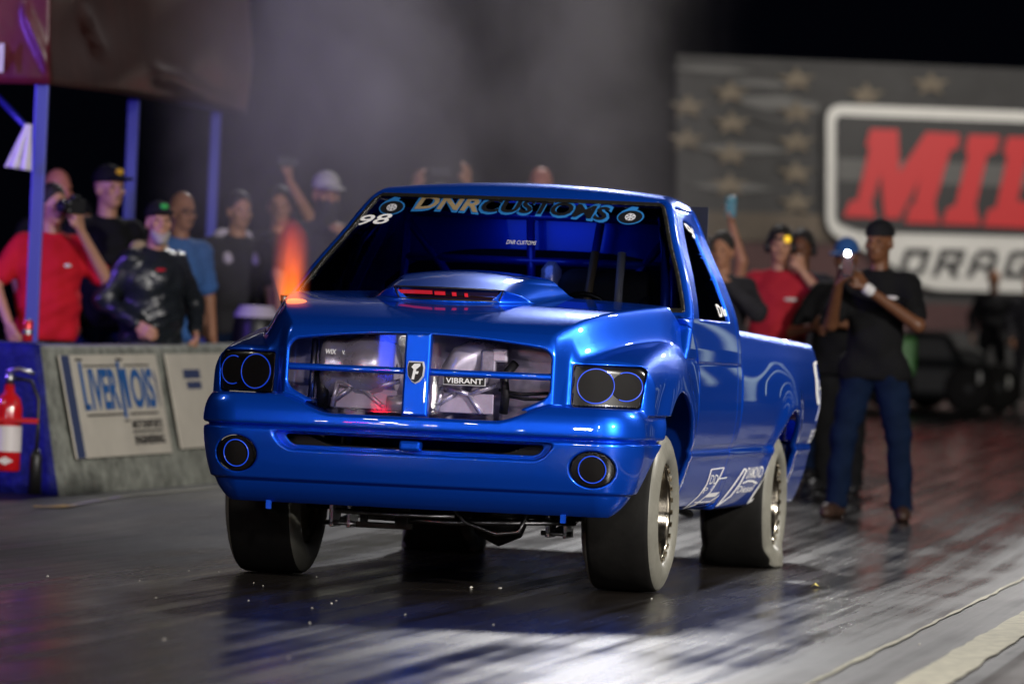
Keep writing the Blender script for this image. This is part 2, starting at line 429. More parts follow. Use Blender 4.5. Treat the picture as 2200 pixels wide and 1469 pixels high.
# ------------------------------------------------------------------ ground: rubbered strip, lane edge, apron
TA = R(9.8)                                            # heading of the strip
TDIR = Vector((math.sin(TA), math.cos(TA), 0)); TRIGHT = Vector((math.cos(TA), -math.sin(TA), 0))
LANE0 = og(1890, 1469)                                  # a point on the painted lane edge
def track_mat(name, base, dark, rlo, rhi, dull=.22):
    m = bpy.data.materials.new(name); m.use_nodes = True; nt = m.node_tree; b = nt.nodes['Principled BSDF']; N = nt.nodes.new; L = nt.links.new
    tc = N('ShaderNodeTexCoord'); rot = N('ShaderNodeMapping'); rot.inputs['Rotation'].default_value = (0, 0, TA); L(tc.outputs['Object'], rot.inputs[0])
    def stretched(sx, sy, detail=6, rough=.6, off=0):
        mp = N('ShaderNodeMapping'); mp.inputs['Scale'].default_value = (sx, sy, 1); mp.inputs['Location'].default_value = (off, off * 1.7, 0); L(rot.outputs[0], mp.inputs[0])
        n = N('ShaderNodeTexNoise'); n.inputs['Scale'].default_value = 1; n.inputs['Detail'].default_value = detail; n.inputs['Roughness'].default_value = rough; L(mp.outputs[0], n.inputs['Vector']); return n.outputs['Fac']
    def rng(v, a, b_, c, d):
        r = N('ShaderNodeMapRange'); r.inputs[1].default_value = a; r.inputs[2].default_value = b_; r.inputs[3].default_value = c; r.inputs[4].default_value = d; L(v, r.inputs[0]); return r.outputs[0]
    def math_(op, a, b_):
        r = N('ShaderNodeMath'); r.operation = op
        for i, q in enumerate((a, b_)):
            if hasattr(q, 'is_output'): L(q, r.inputs[i])
            else: r.inputs[i].default_value = q
        return r.outputs[0]
    streak = stretched(7.0, .10, 7, .66); fine = stretched(46, .35, 5, .6, 3.1); blot = stretched(.7, .35, 5, .6, 7.7); grit = stretched(160, 120, 3, .6, 1.3); cross = stretched(1.1, .9, 4, .55, 11)
    t = math_('ADD', math_('MULTIPLY', rng(streak, .3, .7, 0, 1), .55), math_('MULTIPLY', rng(fine, .3, .7, 0, 1), .30)); t = math_('ADD', t, math_('MULTIPLY', rng(blot, .35, .65, 0, 1), .25))
    mx = N('ShaderNodeMix'); mx.data_type = 'RGBA'; L(t, mx.inputs[0]); mx.inputs[6].default_value = (*dark, 1); mx.inputs[7].default_value = (*base, 1)
    sp = N('ShaderNodeMix'); sp.data_type = 'RGBA'; L(rng(grit, .66, .74, 0, .55), sp.inputs[0]); L(mx.outputs[2], sp.inputs[6]); sp.inputs[7].default_value = (base[0] * 2.2, base[1] * 2.2, base[2] * 2.1, 1)
    L(sp.outputs[2], b.inputs['Base Color'])
    sxy = N('ShaderNodeSeparateXYZ'); L(rot.outputs[0], sxy.inputs[0])        # polished rubber groove under the truck, dull outside it
    acr = math_('ADD', sxy.outputs[0], math_('MULTIPLY', math_('SUBTRACT', blot, .5), .5)); gro = math_('MULTIPLY', rng(acr, -6.2, -5.2, 0, 1), rng(acr, -2.25, -1.75, 1, 0))
    L(math_('ADD', math_('ADD', rng(streak, .3, .7, rhi, rlo), rng(cross, .3, .7, -.05, .07)), math_('MULTIPLY', math_('SUBTRACT', 1.0, gro), dull)), b.inputs['Roughness'])
    b.inputs['Specular IOR Level'].default_value = .28 if dull else .10
    bp = N('ShaderNodeBump'); bp.inputs['Strength'].default_value = .30; bp.inputs['Distance'].default_value = .002
    hgt = math_('ADD', math_('MULTIPLY', fine, .5), math_('MULTIPLY', grit, .5)); hgt = math_('ADD', hgt, math_('MULTIPLY', streak, .35)); L(hgt, bp.inputs['Height']); L(bp.outputs[0], b.inputs['Normal'])
    M[name] = m
track_mat('track', (.026, .021, .018), (.005, .0045, .0045), .08, .36, .24)
track_mat('apron', (.040, .027, .021), (.014, .010, .008), .48, .70, 0.0)
def strip_mesh(sx0, sx1, s0, s1, dz, step=1.0, jag=0.0, nx=1):
    """a sheet that follows the strip: sx across (metres right of the lane edge), s along"""
    V, Fc = [], []; ss = np.arange(s0, s1 + 1e-6, step)
    for i, s in enumerate(ss):
        for k in range(nx + 1):
            u = sx0 + (sx1 - sx0) * k / nx
            j = 0 if jag == 0 or 0 < k < nx else jag * (random.random() - .5)
            p = Vector((LANE0.x, LANE0.y, 0)) + TRIGHT * (u + j) + TDIR * s; V.append((p.x, p.y, gz(p.y) + dz))
    w = nx + 1
    for i in range(len(ss) - 1):
        for k in range(nx): a = i * w + k; Fc.append((a, a + 1, a + w + 1, a + w))
    return mesh_from(V, Fc)
ys = list(np.arange(-60, 20, 8)) + list(np.arange(20, 40, .5)) + list(np.arange(40, 120, 6)) + list(np.arange(120, 1300, 120))
xs = list(np.arange(-600, -30, 60)) + list(np.arange(-30, 31, 3)) + list(np.arange(60, 601, 60))
V = [(x, y, gz(y) if y < 90 else gz(90)) for x in xs for y in ys]; n = len(ys)
Fc = [(i * n + j, (i + 1) * n + j, (i + 1) * n + j + 1, i * n + j + 1) for i in range(len(xs) - 1) for j in range(n - 1)]
tag(link('ground', mesh_from(V, Fc), 'track'), kind='structure')
tag(link('apron', strip_mesh(.30, 6.5, -26, 16, .004, .5, 0, 6), 'apron'), kind='structure')
tag(link('lane_line', strip_mesh(.06, .22, -26, 16, .008, .22, .018), 'line_paint'), kind='structure')
tag(link('lane_seam', strip_mesh(-.215, -.195, -26, 14, .006, .3, .016), 'line_paint'), kind='structure')

# ------------------------------------------------------------------ the pickup truck
PSI = R(11.3)
_g = og(1426, 1273); EXv = Vector((math.cos(PSI), -math.sin(PSI), 0)); EYv = Vector((math.sin(PSI), math.cos(PSI), 0))
ORG = _g - EXv * 0.985
truck = empty('pickup_truck', ORG, -PSI, 'glossy blue drag racing pickup truck launching in the middle of the track', 'pickup truck')
def TW(l): return ORG + EXv * l[0] + EYv * l[1] + Vector((0, 0, l[2]))

SF = Spl([(.30, .85), (.36, .885), (.42, .918), (.50, .945), (.58, .962), (.605, .972), (.617, .972), (.632, .966), (.66, .978), (.72, .990), (.82, 1.0), (.95, .999), (1.08, .985), (1.18, .968), (1.30, .935)])
SB = Spl([(.28, .84), (.33, .875), (.42, .912), (.50, .936), (.58, .952), (.605, .962), (.617, .962), (.632, .955), (.68, .972), (.76, .992), (.86, 1.0), (.96, .997), (1.06, .980), (1.14, .955), (1.25, .92)])
ZH = Spl([(-1.1, 1.04), (-.95, 1.095), (-.87, 1.128), (-.75, 1.178), (-.6, 1.216), (-.4, 1.250), (-.1, 1.280), (.2, 1.304), (.45, 1.318), (.8, 1.322)])
XH = Spl([(-1.1, .585), (-.87, .612), (-.6, .715), (-.3, .790), (0, .850), (.3, .905), (.7, .945)])
ZF = Spl([(-1.1, .96), (-.9, .985), (-.75, 1.020), (-.5, 1.080), (-.2, 1.130), (.2, 1.175), (.7, 1.215)])
ZS = Spl([(-.5, 1.298), (-.36, 1.322), (-.1, 1.376), (.15, 1.410), (.45, 1.424), (.7, 1.426)])
XS = Spl([(-.5, .240), (-.36, .255), (0, .320), (.3, .375), (.7, .43)])
INS = Spl([(.30, .200), (.345, .142), (.365, .118), (.40, .088), (.428, .072), (.441, .066), (.452, .046), (.47, .039), (.52, .024), (.58, .012), (.62, .006), (.655, .004), (.667, .006), (.678, .030), (.689, .005), (.70, .0), (.74, .004), (.78, .015), (.82, .040), (.90, .10)])

def front_y(X, z):
    nose = -.905 + .045 * (X / .6) ** 2 + (z - .8) * .08
    lamp = -.790 + .17 * (np.maximum(X - .62, 0) / .33) ** 1.6 + (z - .8) * .10
    return nose + (lamp - nose) * sstep((X - .595) / .065)
def clip_outer(x, y, z):
    X = np.abs(x)
    # fender sides, with a swelling round the wheel
    rad = np.sqrt((y - .06) ** 2 + (z - .40) ** 2)
    xs = SF(z) + .030 * np.exp(-((rad - .50) / .13) ** 2) * sstep((z - .40) / .25)
    side = X - xs
    zh = ZH(y) - (.022 + .035 * sstep((-.55 - y) / .35)) * (X / .8) ** 2; zf = ZF(y) - .075 * (np.maximum(X - .70, 0) / .3) ** 2
    top = (z - (zf + (zh - zf) * sstep((XH(y) + .050 - X) / .10))) * .72
    fr = front_y(X, z) - y
    nose = smax(side, top, .075); nose = smax(nose, fr, .036)
    low = np.minimum(.795 - z, -.24 - y)
    nose = np.maximum(nose, low)
    # hood scoop
    sc = smax(z - (ZS(y) - .035 * (X / .36) ** 2), (X - XS(y) - np.maximum(1.36 - z, 0) * .75) * .8, .045)
    sc = np.maximum(sc, (-.40 + (1.325 - z) * .75 + .10 * (X / .25) ** 2 - y) * .8)
    sc = np.maximum(sc, 1.05 - z)
    body = smin(nose, sc, .018)
    # bumper
    bp = smax(X - .995 - .030 * np.exp(-((rad - .50) / .10) ** 2) * sstep((z - .50) / .25), (-.965 + .075 * X * X) - y, .20) + INS(z)
    zt = .748 + .075 * sstep((X - .36) / .26)
    bp = smax(bp, z - zt, .016)
    # recess with curled ends below the groove
    rz = np.maximum(z - .662, .585 - z); rx = (X - .60 - (z - .62) * .8) * .75
    rec = smax(rz, rx, .028); rec = np.maximum(rec, bp * -1 - .055)
    bp = smax(bp, -rec, .014)
    bp = np.maximum(bp, y + .20)
    return smin(body, bp, .012)
def grille2d(X, z):
    g = smax(X - .585, z - (1.108 - .05 * (X / .6) ** 2), .045)
    g = smax(g, np.maximum(.768 - z, ((.768 + (X - .40) * .50) - z) * .9), .03)
    return g
def lamp2d(X, z):
    g = smax(.668 - X, z - 1.006, .012); g = smax(g, (X - (.965 - (1.0 - z) * .10)), .035); g = smax(g, .822 - z, .015)
    return g
def fog2d(X, z):
    return (np.sqrt(((X - .795) / .098) ** 2 + ((z - .555) / .080) ** 2) - 1) * .085
def arch_front(y, z):
    a = np.sqrt((y - .05) ** 2 + (z - .395) ** 2) - .505
    b = smax(-((y + .53) * .60 + (z - .50) * -.80 * -1) , z - .62, .02)     # lower front edge slants forward
    w = np.maximum(np.maximum(-(y + .44 + (.62 - z) * 1.05), z - .62), y - .2) * .7
    return smin(a, w, .05)
def rear_edge(z): return .665 - .85 * np.maximum(0, z - 1.0)
def clip_fn(x, y, z):
    X = np.abs(x); o = clip_outer(x, y, z)
    f = smax(o, -(o + .024), .004)
    fr = y + .40
    f = smax(f, -np.maximum(grille2d(X, z), fr), .012)
    f = smax(f, -np.maximum(lamp2d(X, z), fr), .008)
    f = smax(f, -np.maximum(fog2d(X, z), fr), .008)
    slot = smax(np.maximum(z - .650, .604 - z), (X - .56 - (z - .62) * .8) * .75, .018)
    f = smax(f, -np.maximum(slot, fr), .006)
    mouth = smax(np.maximum(z - 1.318, 1.272 - z), X - .235 - (z - 1.27) * .5, .010)
    f = smax(f, -np.maximum(mouth, np.abs(y + .38) - .10), .005)
    f = smax(f, -np.maximum(arch_front(y, z), .45 - X), .010)
    f = smax(f, y - rear_edge(z), .006)
    f = np.maximum(f, .345 - z)
    f = np.maximum(f, np.maximum(-y - .10, .45 - X) * 0 - 1)
    return f
solid('front_clip', clip_fn, (-1.07, -1.0, .325), (1.07, .70, 1.45), .0064, 'paint', truck)

# inset lamps, grilles and mouths follow the body surface a little below it
def inset(name, shape, d0, d1, lo, hi, mat_, parent, h=.007, sgn=1, extra=None):
    def fn(x, y, z):
        o = clip_outer(x, y, z); X = np.abs(x)
        f = np.maximum(o + d0, -(o + d1)); f = np.maximum(f, shape(x, y, z))
        return f
    return solid(name, fn, lo, hi, h, mat_, parent)
def surf_y(X, z, d=0.0, y0=-1.05, y1=-.30):
    """first y where the outer body (offset inwards by d) is met from the front"""
    ys = np.linspace(y0, y1, 500); v = clip_outer(np.full_like(ys, X), ys, np.full_like(ys, z)) + d
    k = np.argmax(v < 0); return ys[k] - (ys[1] - ys[0]) * (0 if k == 0 else v[k] / (v[k] - v[k - 1]))
def ring(name, cx, cz, rx, rz, d, wid, mat_, parent, a0=0, a1=360, n=56):
    """a flat ring that lies on the lamp face"""
    vs, fs = [], []
    for i in range(n + 1):
        a = R(a0 + (a1 - a0) * i / n)
        for j, k in enumerate((1 + wid, 1 + wid * .5, 1.0)):
            X = cx + rx * k * math.cos(a); Z = cz + rz * k * math.sin(a); y = surf_y(abs(X), Z, d)
            vs.append((X, y - (.008 if j == 1 else .002), Z))
    for i in range(n):
        for j in range(2):
            a = i * 3 + j; fs.append((a, a + 1, a + 4, a + 3))
    return link(name, mesh_from(vs, fs, name), mat_, parent)
def disc(name, cx, cz, r, d, mat_, parent, n=40, lift=.004, dome=.002):
    vs = [(cx, surf_y(abs(cx), cz, d) - lift - dome, cz)]; fs = []
    for m_ in (.5, 1.0):
        for i in range(n):
            a = 2 * math.pi * i / n; X = cx + r * m_ * math.cos(a); Z = cz + r * m_ * math.sin(a)
            vs.append((X, surf_y(abs(X), Z, d) - lift - dome * (1 - m_ * m_), Z))
    for i in range(n):
        fs.append((0, 1 + i, 1 + (i + 1) % n)); fs.append((1 + i, 1 + n + i, 1 + n + (i + 1) % n, 1 + (i + 1) % n))
    return link(name, mesh_from(vs, fs, name), mat_, parent)
for s in (1, -1):
    lo = (.64, -1.0, .79) if s > 0 else (-1.0, -1.0, .79); hi = (1.0, -.45, 1.04) if s > 0 else (-.64, -.45, 1.04)
    hl = inset('headlight', lambda x, y, z: lamp2d(np.abs(x), z) + .003, .014, .034, lo, hi, 'lamp_black', truck)
    disc('projector_lens', s * .765, .916, .074, .014, 'black_plastic', hl); disc('projector_lens', s * .888, .918, .060, .014, 'black_plastic', hl)
    ring('halo_ring', s * .765, .916, .072, .072, .014, .085, 'ring_blue', hl)
    ring('halo_ring', s * .888, .918, .060, .060, .014, .085, 'ring_blue', hl, -115 if s > 0 else 65, 115 if s > 0 else 295)
    lo = (.68, -1.05, .45) if s > 0 else (-.92, -1.05, .45); hi = (.92, -.5, .66) if s > 0 else (-.68, -.5, .66)
    fg = inset('fog_light', lambda x, y, z: fog2d(np.abs(x), z) + .003, .012, .034, lo, hi, 'lamp_black', truck)
    ring('halo_ring', s * .795, .555, .056, .056, .012, .085, 'ring_blue', fg); disc('fog_lens', s * .795, .555, .052, .012, 'black_plastic', fg)

# grille: clear panel, cross bars and the badge
def nose_y(X, z): return -.905 + .045 * (X / .6) ** 2 + (z - .8) * .08
def bar_solid(name, shape, d0, d1, lo, hi, r=.012):
    def fn(x, y, z):
        X = np.abs(x); o = nose_y(X, z) - y
        return smax(smax(o + d0, -(o + d1), .01), shape(X, z), r)
    return solid(name, fn, lo, hi, .006, 'paint', truck)
bar_solid('grille_upright', lambda X, z: np.maximum(X - .058, np.maximum(.75 - z, z - 1.115)), -.004, .045, (-.09, -1.0, .73), (.09, -.76, 1.14))
for s in (1, -1):
    lo = (.04, -1.0, .91) if s > 0 else (-.63, -1.0, .91); hi = (.63, -.76, .98) if s > 0 else (-.04, -.76, .98)
    bar_solid('grille_crossbar', lambda X, z: np.maximum(np.abs(z - .946) - .015, np.maximum(.055 - X, X - .60)), .004, .040, lo, hi, .012)
    vs, fs = [], []
    for i in range(21):
        for j in range(11):
            X = .05 + .54 * i / 20; z = .76 + .35 * j / 10; vs.append((s * X, nose_y(X, z) + .050, z))
    for i in range(20):
        for j in range(10):
            a = i * 11 + j; fs.append((a, a + 1, a + 12, a + 11))
    link('grille_window', mesh_from(vs, fs), 'clear_glass', truck)
sh = [(-.034, .046), (.034, .046), (.040, .02), (.036, -.02), (.018, -.045), (0, -.055), (-.018, -.045), (-.036, -.02), (-.040, .02)]
def plate(name, pts, y, zc, mat_, parent, th=.012, xc=0.0):
    n = len(pts); vs = [(xc + p[0], y, zc + p[1]) for p in pts] + [(xc + p[0] * .93, y - th, zc + p[1] * .93) for p in pts]
    fs = [tuple(range(n, 2 * n))] + [(i, (i + 1) % n, n + (i + 1) % n, n + i) for i in range(n)]
    o = link(name, mesh_from(vs, fs, name), mat_, parent, smooth=False); return o
badge = plate('grille_badge', sh, -.900, .945, 'decal_silver', truck, .012)
plate('badge_face', [(p[0] * .86, p[1] * .86) for p in sh], -.9125, .945, 'decal_black', badge, .003)
# the stylised letter on the badge: hooked top stroke, stem and middle stroke
fl = [((-.016, -.034), (-.004, -.034), (.004, .010), (-.008, .010)), ((-.008, .010), (.004, .010), (.022, .026), (.022, .036), (-.006, .034), (-.018, .020)), ((.000, -.010), (.012, -.010), (.016, .002), (.002, .002))]
V, Fc = [], []
for p in fl:
    o = len(V); V += [(q[0], -.9165, .945 + q[1]) for q in p]; Fc.append(tuple(range(o, o + len(p))))
link('badge_letter', mesh_from(V, Fc), 'decal_white', badge, False)

# what shows behind the grille: charge coolers, pipes, brackets
eng = truck
box('cooler_sheet', (-.66, -.56, .70), (.66, -.54, 1.16), 'cooler', eng)
lathe('turbo_drum', [(-.16, .02), (-.16, .125), (-.13, .142), (-.10, .128), (-.05, .128), (0, .150), (.06, .155), (.12, .142), (.16, .10), (.16, .02)], 'alu', eng, 48, 'x', (-.30, -.66, .955))
tp = [(.10 + .19 * (1 - math.cos(t)) / 2, -.70 - .05 * math.sin(t), .985 + .13 * math.sin(t) - .0) for t in np.linspace(.1, 2.4, 14)]
tube('intake_pipe', [(.13, -.66, .80), (.13, -.68, .88), (.14, -.69, .95), (.17, -.69, 1.0), (.23, -.66, 1.035), (.32, -.60, 1.04)], .075, 'alu', eng, 24)
lathe('pipe_clamp', [(-.012, .074), (-.012, .080), (.012, .080), (.012, .074)], 'steel', eng, 32, 'x', (.16, -.60, 1.0))
box('billet_bracket', (.255, -.76, .955), (.325, -.73, 1.055), 'alu_mesh', eng, .01, Matrix.Rotation(.0, 4, 'X'))
box('billet_bracket', (.305, -.76, 1.00), (.375, -.735, 1.06), 'alu', eng, .01)
box('charge_cooler', (.08, -.76, .905), (.28, -.66, .94), 'alu', eng, .01)
for s, x0, x1 in ((-1, -.40, -.10), (1, .07, .33)):
    tr = []
    for a, b in (((x0, .775), (x0 + .02, .885)), ((x0 + .02, .885), (x0 + .14, .855)), ((x0 + .14, .855), (x1, .90)), ((x0 + .14, .855), (x1 - .06, .775)), ((x0, .80), (x0 + .08, .86))):
        tr.append(tube_data([(a[0], -.765, a[1]), (b[0], -.765, b[1])], .011, 8))
    multi('brace', tr, 'alu', eng)
    box('brace_plate', (x0 + .01, -.755, .772), (x1 - .01, -.745, .86), 'cooler', eng, .004)
tube('hose', [(.36, -.72, .78), (.37, -.74, .86), (.36, -.74, .94), (.40, -.70, 1.0)], .020, 'ext_black', eng, 10)
tube('hose', [(.34, -.74, .88), (.44, -.75, .865), (.56, -.74, .875)], .007, 'ext_black', eng, 8)
tube('hose', [(.36, -.74, .86), (.46, -.75, .845), (.58, -.74, .85)], .007, 'ext_black', eng, 8)
tube('hose', [(-.46, -.72, .77), (-.45, -.74, .85), (-.47, -.73, .93)], .028, 'ext_black', eng, 12)
tube('strut', [(-.505, -.74, .77), (-.495, -.74, 1.07)], .014, 'steel', eng, 10)
tube('strut', [(-.475, -.74, .77), (-.465, -.74, 1.07)], .007, 'steel', eng, 8)
lathe('valve_body', [(-.05, .0), (-.05, .035), (.02, .04), (.06, .028), (.06, 0)], 'alu', eng, 24, 'x', (-.10, -.77, .80))

# slot mesh, slot tab, scoop window and its red lamp
inset('slot_mesh', lambda x, y, z: np.maximum(np.abs(x) - .60, np.maximum(z - .665, .59 - z)), .085, .098, (-.66, -1.0, .57), (.66, -.6, .68), 'chassis', truck, .008)
box('slot_tab', (-.05, -.962, .600), (.045, -.90, .643), 'paint', truck, .012)
vs, fs = [], []
for i in range(13):
    for j in range(5):
        X = -.265 + .53 * i / 12; z = 1.268 + .054 * j / 4; vs.append((X, -.40 + (1.325 - z) * .75 + .10 * (X / .25) ** 2 + .022, z))
for i in range(12):
    for j in range(4): a = i * 5 + j; fs.append((a, a + 1, a + 6, a + 5))
scp = link('scoop_window', mesh_from(vs, fs), 'scoop_glass', truck)
for x0, x1, zz in ((-.235, -.06, 1.300), (-.05, .00, 1.298), (.03, .05, 1.296), (.085, .10, 1.294)):
    V = []
    for X in (x0, (x0 + x1) / 2, x1):
        for dz in (-.008, .008):
            z = zz + dz; V.append((X, -.40 + (1.325 - z) * .75 + .10 * (X / .25) ** 2 + .017, z))
    link('red_marker_lamp', mesh_from(V, [(0, 1, 3, 2), (2, 3, 5, 4)]), 'red_lamp', scp, False)
rimpts = []
for X in np.linspace(-.250, .250, 16): rimpts.append((X, -.40 + (1.325 - 1.322) * .75 + .10 * (X / .25) ** 2 + .001, 1.322))
for X in np.linspace(.228, -.228, 16): rimpts.append((X, -.40 + (1.325 - 1.270) * .75 + .10 * (X / .25) ** 2 + .001, 1.270))
tube('scoop_trim', rimpts, .0045, 'rubber_seal', scp, 6, True)

# cab, door, glass
XG = Spl([(1.10, .99), (1.235, .972), (1.40, .912), (1.60, .815), (1.72, .762), (1.80, .722), (1.90, .66)])
def ws_y(X, z): return .50 + .10 * (X / .85) ** 2 + (z - 1.30) * 1.42 - .12 * (z - 1.30) * (1.80 - z)
def roof_z(X, y): return 1.872 - .042 * (X / .7) ** 2 - .035 * ((y - 1.60) / .4) ** 2
def cab_outer(x, y, z):
    X = np.abs(x)
    g = smax(X - XG(z), (ws_y(X, z) - y) * .60, .026)
    g = smax(g, y - (1.985 - .05 * np.maximum(z - 1.2, 0) - .015 * (X / .9) ** 4), .03); g = smax(g, z - roof_z(X, y), .045); g = np.maximum(g, 1.05 - z)
    l = smax(X - SF(z), z - 1.243, .022); l = smax(l, np.maximum((rear_edge(z) + .012) - y, y - 1.985), .012); l = smax(l, .345 - z, .02)
    return smin(g, l, .022)
def shell(o, t): return smax(o, -(o + t), .004)
def ws2d(X, z): return smax(smax(X - (XG(z) - .036), z - 1.788, .03), 1.27 - z, .01)
def win2d(y, z): return smax(smax((ws_y(.80, z) + .235) - y, y - 1.68, .03), np.maximum(z - (1.712 - .10 * ((y - 1.45) / .4) ** 2), 1.243 - z), .03)
def door_reg(y, z):
    f = smax(y - 1.84, np.maximum((rear_edge(z) + .013) - y, np.where(z > 1.24, (ws_y(.80, z) + .075) - y, -1)), .02)
    return smax(smax(f, z - 1.765, .05), .36 - z, .01)
def cab_fn(x, y, z):
    X = np.abs(x); o = cab_outer(x, y, z); f = shell(o, .032)
    f = smax(f, -np.maximum(ws2d(X, z), y - ws_y(X, z) - .12), .008)
    f = smax(f, -np.maximum(door_reg(y, z) - .004, .60 - X), .004)
    f = np.maximum(f, -np.maximum(np.maximum(.40 - z, -.1), X - .80)) if False else f
    return f
solid('cab', cab_fn, (-1.03, .30, .32), (1.03, 2.01, 1.90), .0095, 'paint', truck)
for s in (1, -1):
    def door_fn(x, y, z):
        o = cab_outer(x, y, z); f = shell(o, .030); f = smax(f, door_reg(y, z), .005); f = np.maximum(f, .58 - s * x)
        return smax(f, -win2d(y, z), .008)
    lo, hi = ((.56, .30, .33), (1.03, 1.89, 1.80)) if s > 0 else ((-1.03, .30, .33), (-.56, 1.89, 1.80))
    door = solid('door', door_fn, lo, hi, .0085 if s > 0 else .012, 'paint', truck)
    def wg(x, y, z):
        o = cab_outer(x, y, z); f = np.maximum(o + .010, -(o + .022)); return np.maximum(np.maximum(f, win2d(y, z) - .012), .58 - s * x)
    solid('door_window', wg, lo, hi, .0085 if s > 0 else .012, 'side_glass', door)
vs, fs = [], []; NU, NV = 60, 30
for j in range(NV + 1):
    z = 1.255 + (1.792 - 1.255) * j / NV
    for i in range(NU + 1):
        u = -1 + 2 * i / NU; X = u * (float(XG(z)) - .026); vs.append((X, ws_y(abs(X), z) + .014, z))
for j in range(NV):
    for i in range(NU): q = j * (NU + 1) + i; fs.append((q, q + 1, q + NU + 2, q + NU + 1))
wind = link('windscreen', mesh_from(vs, fs), 'windscreen_glass', truck)
def seal(x, y, z):
    X = np.abs(x); o = cab_outer(x, y, z); f = np.maximum(o - .003, -(o + .03)); w = ws2d(X, z)
    return np.maximum(np.maximum(f, np.maximum(w - .004, -(w + .016))), y - ws_y(X, z) - .08)
solid('windscreen_seal', seal, (-.96, .38, 1.25), (.96, 1.46, 1.84), .0085, 'rubber_seal', truck)
# cabin
box('dark_rear_liner', (-.80, 1.935, .5), (.80, 1.95, 1.80), 'cabin', truck)  # dark sheet added over the blue cab wall to darken the cabin
box('dark_headliner', (-.66, 1.30, 1.795), (.66, 1.93, 1.80), 'cabin', truck)  # dark sheet added below the blue roof, also to darken the cabin
tube('cage_tube', [(-.66, 1.78, 1.50), (.66, 1.78, 1.50)], .021, 'cage_blue', truck, 10); tube('cage_tube', [(-.05, 1.78, 1.72), (-.02, 1.78, 1.2)], .021, 'cage_blue', truck, 10)
_l = bpy.data.lights.new('cabin_lamp', 'AREA'); _l.energy = 1.0; _l.color = (.10, .22, 1.0); _l.size = .5; _lo = bpy.data.objects.new('cabin_lamp', _l); COL.objects.link(_lo); _lo.location = (-.05, 1.45, 1.72); _lo.rotation_euler = (R(55), 0, 0); _lo.parent = truck
box('dash', (-.80, .62, 1.10), (.80, .95, 1.285), 'cabin', truck, .04)
box('floor_pan', (-.80, .60, .40), (.80, 1.90, .44), 'cabin', truck)
def seat_fn(cx):
    def fn(x, y, z):
        a = smax(np.abs(x - cx) - (.25 - .06 * np.maximum(z - 1.25, 0)), np.abs(y - 1.42 - (z - 1.0) * .22) - .07, .05)
        a = smax(a, np.maximum(z - 1.47, .7 - z), .08)
        w = smax(np.abs(np.abs(x - cx) - .22) - .05, np.abs(y - 1.36 - (z - 1.0) * .2) - .11, .04); w = smax(w, np.maximum(z - 1.35, .7 - z), .06)
        b = smax(smax(np.abs(x - cx) - .25, np.abs(y - 1.25) - .25, .05), np.abs(z - .72) - .09, .05)
        return np.minimum(np.minimum(a, w), b)
    return fn
for cx in (.40,):
    solid('racing_seat', seat_fn(cx), (cx - .32, .92, .58), (cx + .32, 1.72, 1.66), .02, 'seat', truck)
cage = [[(.80, .80, 1.20), (.74, 1.10, 1.55), (.66, 1.42, 1.75)], [(.66, 1.42, 1.75), (-.66, 1.42, 1.75)], [(-.80, .80, 1.20), (-.74, 1.10, 1.55), (-.66, 1.42, 1.75)],
        [(.70, 1.78, .6), (.66, 1.78, 1.74)], [(-.70, 1.78, .6), (-.66, 1.78, 1.74)], [(.66, 1.78, 1.72), (-.66, 1.78, 1.72)], [(.66, 1.78, 1.68), (.30, 1.78, 1.20)],
        [(.10, 1.78, 1.28), (-.20, 1.78, 1.30)], [(-.66, 1.78, 1.68), (-.1, 1.78, 1.0)], [(.30, 1.78, 1.70), (.22, 1.78, 1.15)]]
for c in cage: tube('cage_tube', c, .021, 'cage_blue', truck, 10)
tube('harness_strap', [(.33, 1.50, 1.55), (.31, 1.38, 1.2)], .022, 'decal_tan', truck, 6)
tube('harness_strap', [(.46, 1.50, 1.55), (.47, 1.38, 1.2)], .022, 'decal_silver', truck, 6)
lathe('air_bottle', [(-.13, .0), (-.13, .05), (.10, .05), (.14, .02), (.14, 0)], 'alu', truck, 24, 'z', (.10, 1.60, 1.36))
tube('steering_wheel', [(.38 + .15 * math.cos(a), 1.02 - .06 * math.sin(a), 1.20 + .14 * math.sin(a)) for a in np.linspace(0, 2 * math.pi, 25)[:-1]], .014, 'ext_black', truck, 8, True)

# cargo bed
def bed_outer(x, y, z):
    X = np.abs(x)
    rad = np.sqrt((y - 3.66) ** 2 + (z - .34) ** 2)
    xs = SB(z) + .020 * np.exp(-((y - 3.70) / .62) ** 2) * np.exp(-((z - .92) / .20) ** 2) + .022 * np.exp(-((rad - .48) / .10) ** 2) * sstep((z - .36) / .25)
    f = smax(X - xs, z - (1.222 - .016 * (y - 2.0)), .045)
    f = smax(f, np.maximum(2.005 - y, y - 4.79), .03); f = smax(f, (X * .15 + y - 4.945) , .03)
    return smax(f, .325 - z + np.maximum(0, y - 4.1) * -.03, .02)
def bed_fn(x, y, z):
    X = np.abs(x); o = bed_outer(x, y, z); f = shell(o, .030)
    rad = np.sqrt((y - 3.66) ** 2 + (z - .34) ** 2)
    f = smax(f, -np.maximum(rad - .475, .42 - X), .010)
    f = smax(f, -np.maximum(np.maximum(X - .86, .62 - z), np.abs(y - 3.38) - 1.32), .012)
    f = np.maximum(f, -np.maximum(np.maximum(np.abs(y - 4.76) - .08, X - .82), .42 - z))
    return f
solid('cargo_bed', bed_fn, (-1.06, 1.95, .30), (1.06, 4.86, 1.26), .0125, 'paint', truck)
box('tailgate', (-.815, 4.70, .44), (.815, 4.775, 1.17), 'paint', truck, .015)
box('bed_floor', (-.86, 2.03, .63), (.86, 4.69, .65), 'chassis', truck)
lathe('tail_lamp', [(-.01, .0), (-.01, .035), (.01, .03), (.014, 0)], 'red_lamp', truck, 20, 'x', (.955, 4.70, .93))

